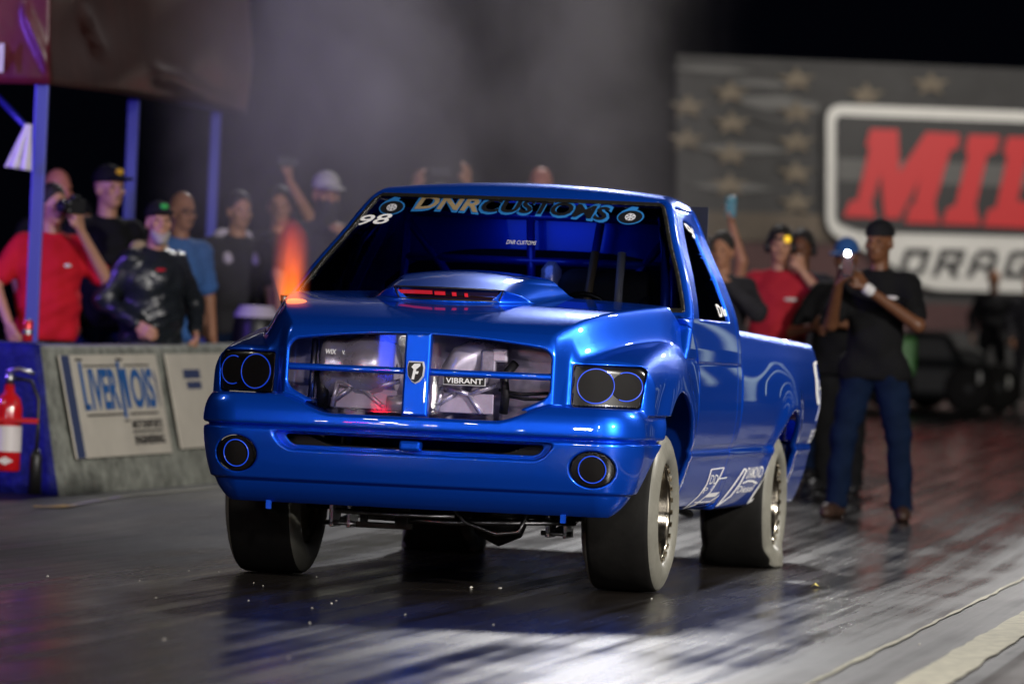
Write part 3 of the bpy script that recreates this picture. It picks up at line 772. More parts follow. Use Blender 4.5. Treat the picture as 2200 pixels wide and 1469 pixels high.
# wheels
def wheel(x, y, z, Rt, wd, squash=0.0, rims=.217):
    s = 1 if x > 0 else -1
    w = empty('wheel', (x, y, z)); w.parent = truck
    h = wd / 2
    pr = [(-.02 + h * .80, rims - .012), (h * .93, rims + .004), (h * 1.03, rims + .030), (h * 1.07, rims + .060), (h * 1.03, Rt - .065), (h * .985, Rt - .040), (h * .93, Rt - .022), (h * .86, Rt - .009), (h * .75, Rt - .002), (h * .4, Rt), (0, Rt + .001)]
    prof = pr + [(-a, r) for a, r in pr[::-1][1:]]
    n = 120; vs, fs = lathe_data(prof, n); P = len(prof); out = []
    for i, v in enumerate(vs):
        a, yy, zz = v; k = i // P; ang = 2 * math.pi * k / n
        r = math.hypot(yy, zz)
        if squash > 0:
            low = -(z - .004)
            dn = max(0.0, (-zz - (z - .115)) / .115)                     # how near the ground
            if dn > 0:
                bul = .040 * dn * min(1, abs(a) / (h * .6)); wr = .014 * math.sin(yy * 52) * dn * (1 if abs(a) > h * .8 else 0)
                a = a + math.copysign(bul + wr, a) if abs(a) > .01 else a
            zz = max(zz, low + (0 if abs(a) < h * .95 else .002))
        out.append((s * a, yy, zz))
    me = mesh_from(out, fs, 'tyre'); me.materials.append(M['tyre']); me.materials.append(M['sidewall'])
    for p in me.polygons:
        c = p.index % (P - 1)
        if c < 7 or c >= P - 1 - 7: p.material_index = 1
    bm = bmesh.new(); bm.from_mesh(me); bmesh.ops.recalc_face_normals(bm, faces=bm.faces[:]); bm.to_mesh(me); bm.free()
    link('tyre', me, None, w)
    q = h * .80
    rp = [(q - .005, rims + .012), (q + .012, rims + .010), (q + .016, rims), (q + .012, rims - .010), (q - .002, rims - .013), (q - .012, rims - .016), (q - .05, rims - .024), (q - .11, rims - .040), (q - .15, rims - .060), (q - .16, rims - .075)]
    rim = link('rim', mesh_from(*lathe_data([(s * a, r) for a, r in rp], 64)), 'rim', w)
    link('wheel_face', mesh_from(*lathe_data([(s * (q - .155), rims - .05), (s * (q - .15), .11), (s * (q - .125), .06), (s * (q - .09), .055), (s * (q - .085), .0)], 40)), 'rim_dark', rim)
    link('barrel', mesh_from(*lathe_data([(-s * h * .9, rims), (s * (q - .15), rims - .03)], 32)), 'rim_dark', rim)
    bl = []
    for k in range(24):
        a = 2 * math.pi * k / 24; c = Vector((s * (q + .016), (rims - .001) * math.cos(a), (rims - .001) * math.sin(a)))
        t = Vector((0, -math.sin(a), math.cos(a))); rr = Vector((0, math.cos(a), math.sin(a))); ex = Vector((s * .010, 0, 0))
        V = [c + t * dx * .010 + rr * dy * .007 + ex * dz for dz in (0, 1) for dx, dy in ((-1, -1), (1, -1), (1, 1), (-1, 1))]
        bl.append((V, [(4, 5, 6, 7), (0, 1, 5, 4), (1, 2, 6, 5), (2, 3, 7, 6), (3, 0, 4, 7)]))
    multi('bead_lock_bolts', bl, 'rim', rim, False)['kind'] = 'stuff'
    nz = []
    for k in range(10):
        a = 2 * math.pi * k / 10
        nz.append(tube_data([(s * (q - .145), .135 * math.cos(a), .135 * math.sin(a)), (s * (q - .125), .135 * math.cos(a), .135 * math.sin(a))], .022, 8))
    return w
wheel(.818, 0, .358, .358, .325); wheel(-.818, 0, .358, .358, .325)
wheel(.790, 3.57, .338, .358, .345, 1.0); wheel(-.790, 3.57, .338, .358, .345, 1.0)

# chassis and running gear seen under the bumper and behind the wheels
tube('front_axle', [(-.68, .02, .34), (.68, .02, .34)], .040, 'chassis', truck, 12)
tube('rear_axle', [(-.66, 3.57, .34), (.66, 3.57, .34)], .048, 'chassis', truck, 12)
lathe('differential', [(-.13, .03), (-.10, .10), (0, .145), (.10, .10), (.13, .03)], 'chassis', truck, 28, 'x', (.22, .0, .315))
lathe('differential', [(-.13, .03), (-.10, .10), (0, .150), (.10, .10), (.13, .03)], 'chassis', truck, 28, 'x', (0, 3.55, .33))
for s in (1, -1):
    box('frame_rail', (s * .42 - .04, -.55, .40), (s * .42 + .04, 4.6, .52), 'chassis', truck, .01)
    box('inner_liner', (s * .60 - .01, -.44, .50), (s * .60 + .01, .62, 1.0), 'chassis', truck)
    box('inner_liner', (s * .60 - .01, 3.15, .50), (s * .60 + .01, 4.2, .95), 'chassis', truck)
    tube('shock_absorber', [(s * .52, -.05, .30), (s * .50, .0, .80)], .032, 'steel', truck, 12)
    tube('link_bar', [(s * .50, -.03, .255), (s * .46, 1.2, .36)], .019, 'steel', truck, 8)
    tube('link_bar', [(s * .52, 3.5, .26), (s * .46, 2.4, .38)], .022, 'chassis', truck, 8)
    box('axle_bracket', (s * .50 - .05, -.10, .225), (s * .50 - .03, .06, .40), 'steel', truck, .004)
    box('axle_bracket', (s * .50 + .03, -.10, .225), (s * .50 + .05, .06, .40), 'steel', truck, .004)
    tube('bracket_bolt', [(s * .50 - .07, -.09, .245), (s * .50 + .07, -.09, .245)], .011, 'steel', truck, 8)
    box('bumper_tab', (s * .66 - .012, -.80, .315), (s * .66 + .012, -.79, .37), 'paint', truck)
    box('rocker_plate', (s * .80 - .06, .62, .318), (s * .80 + .06, 1.0, .338), 'steel', truck, .004)
box('underbody_pan', (-.60, -.50, .385), (.60, 4.6, .40), 'chassis', truck)
tube('steering_link', [(-.36, -.22, .285), (.02, -.20, .275), (.60, -.16, .30)], .014, 'steel', truck, 8)
tube('sway_bar', [(-.45, -.40, .31), (-.20, -.42, .305), (.10, -.42, .31)], .012, 'steel', truck, 8)
tube('drain_hose', [(.05, -.30, .36), (.12, -.28, .28), (.26, -.26, .235), (.36, -.26, .25), (.40, -.26, .34)], .011, 'steel', truck, 8)
box('skid_bracket', (-.36, -.30, .24), (-.33, -.26, .38), 'chassis', truck, .003); box('skid_bracket', (-.20, -.30, .24), (-.14, -.24, .38), 'chassis', truck, .003)
box('skid_bar', (-.38, -.30, .235), (-.12, -.27, .262), 'chassis', truck, .004)
box('exhaust_bracket', (.62, 1.0, .22), (.66, 1.05, .36), 'steel', truck, .004); tube('exhaust_bracket_bolt', [(.60, 1.0, .25), (.70, 1.0, .25)], .012, 'steel', truck, 8)
tube('hood_exhaust', [(-.83, .24, 1.12), (-.832, .225, 1.20), (-.836, .215, 1.272)], .062, 'steel', truck, 24)
tube('hood_exhaust_bore', [(-.834, .219, 1.255), (-.836, .215, 1.2735)], .052, 'ext_black', truck, 24)

# ------------------------------------------------------------------ lettering and marks on the truck
def loc_y(px, py, yl):
    r = ray(px, py); o = Vector((0, 0, CAM_H)); t = ((ORG - o).dot(EYv) + yl) / r.dot(EYv); d = o + r * t - ORG
    return d.dot(EXv), d.z
def loc_x(px, py, xl):
    r = ray(px, py); o = Vector((0, 0, CAM_H)); t = ((ORG - o).dot(EXv) + xl) / r.dot(EXv); d = o + r * t - ORG
    return d.dot(EYv), d.z
def root(fn, a, b, n=40):
    """vectorised bisection: fn>0 at a (outside), <0 at b"""
    for _ in range(n):
        m_ = (a + b) / 2; f = fn(m_); a = np.where(f > 0, m_, a); b = np.where(f > 0, b, m_)
    return (a + b) / 2
def on_windscreen(name, V2, Fc, mat_, parent, lift=.003):
    V2 = np.asarray(V2, float); x, z = V2[:, 0], V2[:, 1]
    y = ws_y(np.abs(x), z) + .014 - lift * 1.5
    return link(name, mesh_from(np.stack([x, y, z], 1), Fc), mat_, parent, False)
def on_side(name, V2, Fc, mat_, parent, outer, lift=.003, off=0.0):
    V2 = np.asarray(V2, float); y, z = V2[:, 0], V2[:, 1]
    x = root(lambda xx: outer(xx, y, z) + off, np.full(len(y), 1.2), np.full(len(y), .55)) + lift
    return link(name, mesh_from(np.stack([x, y, z], 1), Fc), mat_, parent, False)
# windscreen banner: text laid on a line from (px0,py0) to (px1,py1), sagging
def wtext(name, s, p0, p1, hpx, mat_, lift, off=0.0, shear=0.0, sag=0.0, yl=1.12):
    a = Vector(loc_y(*p0, yl)); b = Vector(loc_y(*p1, yl)); L_ = (b - a).length; h = hpx / 466.0
    V, Fc = fit_text(s, L_, h, offset=off, shear=shear); V, Fc = subdiv_flat(V, Fc, 2)
    u = (b - a).normalized(); c = (a + b) / 2; nrm = Vector((-u.y, u.x))
    pts = [(c + u * v[0] + nrm * (v[1] + sag * (1 - (2 * v[0] / L_) ** 2))) for v in V]
    return on_windscreen(name, pts, Fc, mat_, wind, lift)
wtext('banner_outline', 'DNR', (884, 434), (1034, 442), 42, 'decal_blue', .002, .055, .18, .006)
wtext('banner_outline', 'CUSTOMS', (1028, 441), (1312, 461), 42, 'decal_blue', .002, .055, .12, .010)
wtext('banner_letters', 'DNR', (890, 434), (1030, 442), 31, 'decal_tan', .0045, .028, .18, .006)
wtext('banner_letters', 'CUSTOMS', (1034, 441), (1306, 460), 31, 'decal_black', .0045, .028, .12, .010)
wtext('race_number', '98', (776, 474), (846, 470), 23, 'decal_white', .003, .012, .25)
wtext('small_lettering', 'DNR CUSTOMS', (1110, 523), (1172, 526), 9, 'decal_silver', .003, .0)
def wdisc(name, cx, cy, rx, ry, mat_, lift, n=28, a0=0, yl=1.12):
    V = [loc_y(cx, cy, yl)] + [loc_y(cx + rx * math.cos(2 * math.pi * k / n), cy + ry * math.sin(2 * math.pi * k / n), yl) for k in range(n)]
    return on_windscreen(name, V, [(0, 1 + k, 1 + (k + 1) % n) for k in range(n)], mat_, wind, lift)
def wpoly(name, pts, mat_, lift, yl=1.12):
    return on_windscreen(name, [loc_y(x, y, yl) for x, y in pts], [tuple(range(len(pts)))], mat_, wind, lift)
for cx, cy, m1 in ((839, 445, 'decal_blue'), (1353, 466, 'decal_blue')):
    wdisc('turbo_mark', cx, cy, 28, 17, m1, .002); wpoly('turbo_mark', [(cx - 22, cy - 12), (cx - 2, cy - 24), (cx + 12, cy - 22), (cx + 8, cy - 8)], m1, .0021)
    wdisc('turbo_mark_face', cx, cy, 25, 14.5, 'decal_black', .0035); wdisc('turbo_mark_hub', cx, cy, 11, 8, 'decal_silver', .005)
    for k in range(6):
        a = k * math.pi / 3; wpoly('turbo_mark_blade', [(cx + 2 * math.cos(a), cy + 1.5 * math.sin(a)), (cx + 9 * math.cos(a - .2), cy + 6.5 * math.sin(a - .2)), (cx + 9 * math.cos(a + .2), cy + 6.5 * math.sin(a + .2))], 'decal_black', .0062)
# stickers in the grille
def gtext(s, cx, cz, w, h, mat_, lift=.046, **kw):
    V, Fc = fit_text(s, w, h, **kw)
    return link('grille_sticker', mesh_from([(cx + v[0], nose_y(abs(cx + v[0]), cz + v[1]) + lift, cz + v[1]) for v in V], Fc), mat_, truck, False)
_x, _z = loc_y(709, 755, -.84); gtext('WIX', _x, _z, .050, .022, 'decal_white', offset=.02, shear=.15)
_x, _z = loc_y(737, 757, -.84); gtext('V.', _x, _z, .014, .018, 'decal_white', offset=.02)
_x, _z = loc_y(1000, 818, -.84)
box('sticker_plate', (_x - .095, -.863, _z - .020), (_x + .095, -.861, _z + .020), 'decal_silver', truck); box('sticker_plate_face', (_x - .090, -.866, _z - .016), (_x + .090, -.864, _z + .016), 'decal_black', truck)
V, Fc = fit_text('VIBRANT', .165, .024, offset=.02)
link('grille_sticker', mesh_from([(_x + v[0], -.868, _z + v[1]) for v in V], Fc), 'decal_white', truck, False)
# side marks: drawn in picture measure on the body side, then laid on the surface
def spoly(name, pts, mat_, parent, outer, xl=.96, lift=.003, off=0.0):
    V2 = [loc_x(x, y, xl) for x, y in pts]
    return on_side(name, V2, [tuple(range(len(pts)))], mat_, parent, outer, lift, off)
def sline(name, pts, w_, mat_, parent, outer, xl=.96, lift=.003, closed=False, off=0.0):
    """an outline of width w pixels, subdivided so that it hugs the curve"""
    P_ = []; w = w_ * 1.35
    q = pts + [pts[0]] if closed else pts
    for a, b in zip(q[:-1], q[1:]):
        for k in range(6): P_.append((a[0] + (b[0] - a[0]) * k / 6, a[1] + (b[1] - a[1]) * k / 6))
    P_.append(q[-1]); V2, Fc = [], []
    for i, p in enumerate(P_):
        a = Vector(P_[max(0, i - 1)]); b = Vector(P_[min(len(P_) - 1, i + 1)]); t = (b - a).normalized(); nn = Vector((-t.y, t.x)) * w / 2
        V2 += [loc_x(p[0] + nn.x, p[1] + nn.y, xl), loc_x(p[0] - nn.x, p[1] - nn.y, xl)]
    Fc = [(2 * i, 2 * i + 2, 2 * i + 3, 2 * i + 1) for i in range(len(P_) - 1)]
    return on_side(name, V2, Fc, mat_, parent, outer, lift, off)
def stext(name, s, p0, p1, hpx, mat_, parent, outer, xl=.96, lift=.003, off=0.0, skew=0.0, **kw):
    """text along p0->p1 (picture measure), letters upright on the body"""
    V, Fc = fit_text(s, 1.0, 1.0, **kw); V, Fc = subdiv_flat(V, Fc, 2)
    V2 = [loc_x((p0[0] + p1[0]) / 2 + v[0] * (p1[0] - p0[0]) + skew * v[1] * hpx, (p0[1] + p1[1]) / 2 + v[0] * (p1[1] - p0[1]) - v[1] * hpx, xl) for v in V]
    return on_side(name, V2, Fc, mat_, parent, outer, lift, off)
bed_o = [c for c in truck.children if c.name.startswith('cargo_bed')][0]; door_o = [c for c in truck.children if c.name.startswith('door')][0]
dw = [c for c in door_o.children if c.name.startswith('door_window')][0]
W_ = 'decal_white'
# window marks
stext('race_number', '98', (1488, 494), (1512, 510), 34, W_, dw, cab_outer, .80, .003, .010, skew=-.25, offset=.02)
stext('window_lettering', 'D', (1545, 667), (1553, 668), 27, W_, dw, cab_outer, .955, .003, .010, offset=.03); 
for k, (x0, x1, y0) in enumerate(((1555, 1558, 660), (1559, 1563, 664), (1564, 1567, 664), (1568, 1571, 666))): spoly('window_lettering', [(x0, y0), (x1, y0), (x1, 679), (x0, 679)], W_, dw, cab_outer, .955, .003, .010)
# rocker marks on the cab
sline('rocker_mark', [(1526, 1008), (1553, 1004), (1547, 1028), (1538, 1058), (1520, 1085), (1500, 1094), (1516, 1066), (1524, 1040)], 1.8, W_, door_o, cab_outer, .95, .003, True)
sline('rocker_mark', [(1548, 1028), (1580, 1023), (1570, 1056), (1549, 1078), (1515, 1080)], 2.0, W_, door_o, cab_outer, .95)
stext('rocker_lettering', 'DD', (1529, 1030), (1545, 1029), 20, W_, door_o, cab_outer, .95, offset=.0); stext('rocker_lettering', 'P', (1522, 1054), (1530, 1053), 13, W_, door_o, cab_outer, .95)
spoly('rocker_mark', [(1541, 1042), (1572, 1037), (1567, 1049), (1537, 1053)], W_, door_o, cab_outer, .95); spoly('rocker_mark', [(1537, 1060), (1560, 1057), (1554, 1067), (1532, 1069)], W_, door_o, cab_outer, .95)
# rocker marks on the bed
sline('rocker_mark', [(1598, 1006), (1603, 1010), (1596, 1040), (1585, 1066), (1563, 1088), (1580, 1050), (1590, 1025)], 2.6, W_, bed_o, bed_outer, .94, .003, True)
stext('rocker_lettering', 'DIAMOND', (1606, 1016), (1636, 1013), 25, W_, bed_o, bed_outer, .94, offset=.01)
sline('rocker_mark', [(1602, 1038), (1612, 1033), (1622, 1033), (1632, 1038)], 3.0, W_, bed_o, bed_outer, .94)
stext('rocker_lettering', 'Diesel', (1594, 1052), (1630, 1048), 15, W_, bed_o, bed_outer, .94, offset=.01, shear=.3)
sline('rocker_mark', [(1650, 1006), (1658, 1010), (1656, 1040), (1646, 1064), (1630, 1082), (1634, 1062), (1642, 1030)], 3.0, W_, bed_o, bed_outer, .94, .003, True)
spoly('rocker_mark', [(1644, 1030), (1655, 1028), (1652, 1046), (1640, 1050)], W_, bed_o, bed_outer, .94)
# big mark and word behind the rear wheel
sline('bed_mark', [(1757, 868), (1754, 845), (1755, 800), (1757, 782), (1762, 778), (1766, 786)], 4.0, W_, bed_o, bed_outer, 1.0)
sline('bed_mark', [(1758, 905), (1762, 880), (1764, 850), (1763, 815)], 3.6, W_, bed_o, bed_outer, 1.0); sline('bed_mark', [(1759, 834), (1765, 834)], 4, W_, bed_o, bed_outer, 1.0)
stext('bed_lettering', 'FLEECE', (1744, 938), (1765, 932), 30, W_, bed_o, bed_outer, .985, offset=.02)
spoly('bed_mark', [(1738, 1006), (1748, 1000), (1744, 1030), (1731, 1044)], W_, bed_o, bed_outer, .95); spoly('bed_mark', [(1748, 1010), (1756, 1006), (1752, 1026), (1745, 1030)], W_, bed_o, bed_outer, .95)

# ------------------------------------------------------------------ barrier, banners, tent, sign
def frame_mtx(o, ex, ey, ez):
    m_ = Matrix((ex, ey, ez)).transposed().to_4x4(); m_.translation = o; return m_
WA = og(140, 1065); WD = Vector((math.sin(R(15.5)), math.cos(R(15.5)), 0)); WN = Vector((WD.y, -WD.x, 0))    # wall foot, heading, outward side
def WP(s, n, z):                                         # along the wall, out of the wall, up from its foot
    p = WA + WD * s + WN * n; return Vector((p.x, p.y, gz(p.y) - .004 + z))
def wall_mesh(s0, s1, prof):
    V, Fc = [], []; ss = np.linspace(s0, s1, 14)
    for s in ss:
        for n_, z in prof: V.append(WP(s, n_, z))
    k = len(prof)
    for i in range(len(ss) - 1):
        for j in range(k - 1): a = i * k + j; Fc.append((a, a + 1, a + k + 1, a + k))
    Fc.append(tuple(range(k))); Fc.append(tuple((len(ss) - 1) * k + j for j in range(k - 1, -1, -1)))
    bm = bmesh.new(); vs = [bm.verts.new(v) for v in V]
    for f in Fc:
        try: bm.faces.new([vs[i] for i in f])
        except Exception: pass
    return bm_mesh(bm)
WH = .905
WPROF = [(0, 0), (-.01, .10), (-.15, .62), (-.195, WH - .015), (-.21, WH), (-.48, WH), (-.50, WH - .015), (-.54, .62), (-.68, .10), (-.69, 0)]
seg = [(0, 2.05), (2.06, 6.0), (6.01, 10.0)]
for i, (a, b) in enumerate(seg):
    o = link('concrete_barrier', wall_mesh(a, b, WPROF), 'concrete', None, False)
    tag(o, ('grey concrete track barrier carrying the blue lettered banner', 'grey concrete track barrier behind the left headlight, with a pale banner', 'far grey concrete track barrier hidden behind the truck')[i], 'barrier', 'concrete barriers along the left of the track')
def wall_pt(s, t, lift):                                  # t: metres up the sloped upper face from z=.10
    if s < 1.6: s = .20 + (s - .12) * 1.215
    a, b = Vector((-.01, .10)), Vector((-.195, WH - .015)); d = (b - a); L_ = d.length; q = a + d * (t / L_)
    n2 = Vector((d.y, -d.x)).normalized()
    # the two slopes differ slightly: lift clears the fold
    q = q + n2 * lift
    return WP(s, q.x, q.y)
def on_wall(name, pts2, mat_, parent, lift, faces=None):
    V = [wall_pt(p[0], p[1], lift) for p in pts2]
    me = mesh_from(V, faces if faces else [tuple(range(len(V)))]); return link(name, me, mat_, parent, False)
def wall_panel(name, s0, s1, t0, t1, mat_, parent=None, lift=.035, th=.012):
    V = [wall_pt(*q) for q in ((s0, t0, lift), (s1, t0, lift), (s1, t1, lift), (s0, t1, lift), (s0, t0, lift - th), (s1, t0, lift - th), (s1, t1, lift - th), (s0, t1, lift - th))]
    return link(name, mesh_from(V, [(0, 1, 2, 3), (4, 7, 6, 5), (0, 4, 5, 1), (1, 5, 6, 2), (2, 6, 7, 3), (3, 7, 4, 0)]), mat_, parent, False)
def wall_text(name, s, w, h, sc, tc, mat_, parent, lift, **kw):
    V, Fc = fit_text(s, w, h, **kw)
    return on_wall(name, [(sc + v[0], tc + v[1]) for v in V], mat_, parent, lift, Fc)
ban = wall_panel('sponsor_banner', .12, 1.56, .12, .765, 'banner_white')
tag(ban, 'white banner with tall blue lettering hung on the near concrete barrier', 'banner')
wall_panel('banner_edge', .122, .24, .122, .763, 'banner_navy', ban, .0375, .002)
wall_text('banner_lettering', 'IVER', .42, .26, .68, .545, 'banner_blue', ban, .039, offset=.03); wall_text('banner_lettering', 'OIS', .36, .26, 1.26, .545, 'banner_blue', ban, .039, offset=.03); wall_panel('banner_lettering', .35, .44, .415, .455, 'banner_blue', ban, .0392, .0005)
on_wall('banner_lettering', [(.91, .42), (.955, .42), (.955, .72), (.91, .72)], 'banner_blue', ban, .0394); on_wall('banner_lettering', [(.955, .66), (1.0, .68), (1.035, .42), (.99, .42)], 'banner_blue', ban, .0394); on_wall('banner_lettering', [(1.0, .42), (1.04, .42), (1.04, .675), (1.0, .675)], 'banner_blue', ban, .0396)
for (a, b, c, d) in ((.32, .42, .728, .742), (.92, 1.02, .725, .74), (.42, .92, .69, .70), (1.02, 1.42, .69, .70), (.36, .92, .378, .39), (1.0, 1.44, .378, .39), (.90, .98, .335, .345)):
    wall_panel('banner_rule', a, b, c, d, 'banner_black', ban, .0385, .001)
wall_panel('banner_stem', .91, .955, .36, .42, 'banner_blue', ban, .0392, .0005); wall_panel('banner_stem', .35, .392, .42, .72, 'banner_blue', ban, .0392, .0005)
wall_text('banner_small_print', 'MOTORSPORTS', .46, .055, 1.24, .315, 'banner_black', ban, .039, offset=.03)
wall_text('banner_small_print', 'ENGINEERING', .46, .060, 1.24, .215, 'banner_black', ban, .039, offset=.035)
wall_panel('banner_rule', 1.0, 1.46, .262, .275, 'banner_black', ban, .0385, .001)
ban2 = wall_panel('sponsor_banner', 2.15, 3.9, .14, .765, 'banner_white')
tag(ban2, 'pale banner on the second barrier, half hidden by the left headlight of the truck', 'banner')
wall_panel('banner_lettering', 2.42, 2.75, .60, .66, 'banner_navy', ban2, .038, .001); wall_panel('banner_lettering', 2.46, 2.74, .53, .58, 'banner_navy', ban2, .038, .001)
tube('banner_tie', [wall_pt(1.84, .72, .01), wall_pt(1.86, .60, .02), wall_pt(1.88, .42, .015)], .022, 'banner_navy', ban2, 8)
# cloth-covered end of the barrier
bm = bmesh.new(); gsx = 26; gsz = 14; rows = []
for i in range(gsx + 1):
    u = i / gsx; row = []
    for j in range(gsz + 1):
        v = j / gsz; n_ = -.02 - .17 * v - u * 1.6; w = .018 * math.sin(u * 31 + 2 * v) * (1 - .6 * v) + .012 * math.sin(u * 67 + v * 5)
        row.append(bm.verts.new(WP(-.035 - abs(w) - .02 * (1 - v), n_, .005 + v * .905)))
    row.append(bm.verts.new(WP(.10, -.19 - u * 1.6, .922))); rows.append(row)
for i in range(gsx):
    for j in range(gsz + 1): bm.faces.new((rows[i][j], rows[i + 1][j], rows[i + 1][j + 1], rows[i][j + 1]))
cl = link('table_cover', bm_mesh(bm), 'cloth_blue'); sm = cl.modifiers.new('thick', 'SOLIDIFY'); sm.thickness = .006
tag(cl, 'dark blue cloth draped over the barrier end behind the fire extinguisher', 'cloth')
def ground_line(name, pts, w, mat_, dz):
    P_ = [og(*p) for p in pts]; V, Fc = [], []
    for i, p in enumerate(P_):
        t = (P_[min(i + 1, len(P_) - 1)] - P_[max(i - 1, 0)]); t.z = 0; t.normalize(); nn = Vector((-t.y, t.x, 0)) * w / 2 * random.uniform(.7, 1.2)
        for q in (p + nn, p - nn): V.append((q.x, q.y, gz(q.y) + dz))
    return tag(link(name, mesh_from(V, [(2 * i, 2 * i + 1, 2 * i + 3, 2 * i + 2) for i in range(len(P_) - 1)]), mat_), kind='structure')
ground_line('kerb_line', [(72, 1090), (95, 1091), (120, 1091), (152, 1088)], .13, 'kerb_yellow', .010)
ground_line('edge_line', [(152, 1088), (190, 1081), (230, 1074), (290, 1066), (350, 1060), (420, 1054), (500, 1047), (600, 1038)], .035, 'line_paint', .010)

# fire extinguisher in front of the cloth
EB = og(18, 1062); EB.y -= .22; EB.z = gz(EB.y)
ex = empty('fire_extinguisher', EB, 0, 'red fire extinguisher with black hose standing against the blue cloth', 'fire extinguisher')
zb = .17
lathe('cylinder', [(zb - .02, 0), (zb - .02, .075), (zb - .01, .085), (zb + .36, .085), (zb + .42, .070), (zb + .455, .035), (zb + .50, .030), (zb + .50, 0)], 'ext_red', ex, 32, 'z')
lathe('label_band', [(zb + .10, .0862), (zb + .255, .0862)], 'ext_label', ex, 32, 'z')
lathe('valve', [(zb + .50, 0), (zb + .50, .026), (zb + .56, .028), (zb + .575, 0)], 'steel', ex, 20, 'z')
V = [(-.05, -.089, zb + .045), (0, -.089, zb + .02), (.05, -.089, zb + .045), (0, -.089, zb + .07)]
link('label_diamond', mesh_from(V, [(0, 1, 2, 3)]), 'ext_label', ex, False)
tube('handle', [(-.02, -.02, zb + .58), (.06, -.03, zb + .60), (.15, -.03, zb + .57)], .013, 'steel', ex, 8)
tube('hose', [(.03, 0, zb + .54), (.13, -.01, zb + .53), (.18, -.02, zb + .42), (.185, -.03, zb + .25), (.18, -.03, zb + .10)], .012, 'ext_black', ex, 10)
lathe('horn', [(zb - .15, .0), (zb - .15, .042), (zb + .08, .036), (zb + .12, .018), (zb + .12, 0)], 'ext_black', ex, 20, 'z', (.18, -.03, 0))
box('strap', (-.092, -.092, zb + .275), (.19, .0, zb + .305), 'ext_red', ex, .004)

# drinks can on the barrier
cp = WP(-.02, -.30, .925); cn = empty('drink_can', at(58, 741, cp.y), 0, 'red and silver drink can standing on the barrier beside the blue post', 'drink can')
cn.location.z = WP(0, 0, .926).z
lathe('can_body', [(.012, .030), (.004, .026), (.012, .033), (.125, .033), (.135, .028)], 'can_red', cn, 24, 'z')
lathe('can_rim', [(.135, .0275), (.140, .0285), (.137, .0255), (.133, 0)], 'can_silver', cn, 24, 'z')
lathe('can_band', [(.05, .0335), (.08, .0335)], 'can_silver', cn, 24, 'z')

# team canopy
CY0 = 32.2
cno = empty('canopy_tent', at(75, 900, 33), 0, 'dark maroon team canopy on blue lit posts above the left crowd', 'canopy')
def child_world(o, par):
    o.parent = par; o.matrix_parent_inverse = Matrix.Translation(-Vector(par.location)); return o
def wavy_panel(name, a, b, c, d, mat_, amp=.03, nu=48, nv=24, fold=None, seed=0):
    """panel a(top-left) b(top-right) c(bottom-right) d(bottom-left) with soft vinyl waves"""
    a, b, c, d = map(Vector, (a, b, c, d)); nrm = (b - a).cross(d - a).normalized(); V, Fc = [], []
    rnd = random.Random(seed); ph = [rnd.random() * 6 for _ in range(6)]
    for i in range(nu + 1):
        for j in range(nv + 1):
            u, v = i / nu, j / nv; p = (a * (1 - u) + b * u) * (1 - v) + (d * (1 - u) + c * u) * v
            w = amp * (math.sin(u * 7 + ph[0] + 2 * v) * .5 + math.sin(u * 17 + v * 6 + ph[1]) * .25 + math.sin(v * 9 + u * 3 + ph[2]) * .35)
            if fold:
                for (u0, v0, u1, v1, wd, hh) in fold:
                    du, dv = u1 - u0, v1 - v0; t = max(0, min(1, ((u - u0) * du + (v - v0) * dv) / (du * du + dv * dv)))
                    dd = math.hypot(u - u0 - t * du, (v - v0 - t * dv) * .6); w += hh * math.exp(-(dd / wd) ** 2)
            V.append(p - nrm * w)
    for i in range(nu):
        for j in range(nv): q = i * (nv + 1) + j; Fc.append((q, q + 1, q + nv + 2, q + nv + 1))
    o = link(name, mesh_from(V, Fc), mat_); md = o.modifiers.new('thick', 'SOLIDIFY'); md.thickness = .006; return o
YC, YE = 32.6, 41.5
c0, c1 = at(108, 182, YC), at(108, -260, YC)
wl = child_world(wavy_panel('front_panel', at(-260, -260, YC + .1), c1, c0, at(-260, 172, YC + .1), 'canopy_red', .02, fold=[(.86, .66, .985, .90, .018, .05)], seed=2), cno)
sd = child_world(wavy_panel('side_panel', c1, at(560, -170, YE), at(530, 247, YE), c0, 'canopy', .05, fold=[(.45, .86, .93, .985, .016, .07), (.16, .62, .20, .80, .014, .05)], seed=5), cno)
rp_ = [at(-260, -262, YC + .1), c1, at(560, -172, YE), at(-260, -172, YE)]
child_world(link('roof', mesh_from([p + Vector((0, 0, .01)) for p in rp_], [(0, 1, 2, 3)]), 'canopy'), cno)
V, Fc = fit_text('M', .155, .185, offset=.02)
lp = at(-18, 124, YC - .06); child_world(link('panel_letter', mesh_from([lp + Vector((v[0], 0, v[1])) for v in V], Fc), 'letter_grey', None, False), cno)
for (xt, yt, xb, yb, Yp, r) in ((92, 170, 58, 742, 32.7, .042), (288, 215, 268, 745, 36.5, .040), (465, 240, 452, 745, 40.5, .040)):
    t = at(xt, yt, Yp); b = at(xb, yb, Yp); b = Vector((t.x, t.y, gz(t.y)))
    child_world(box('post', (t.x - r, t.y - r, b.z), (t.x + r, t.y + r, t.z), 'post_blue_lit', None, .006), cno)
a = at(-60, 150, 33.4); b = at(82, 300, 32.75); child_world(tube('roof_brace', [a, b], .022, 'post_blue_lit', None, 8), cno)
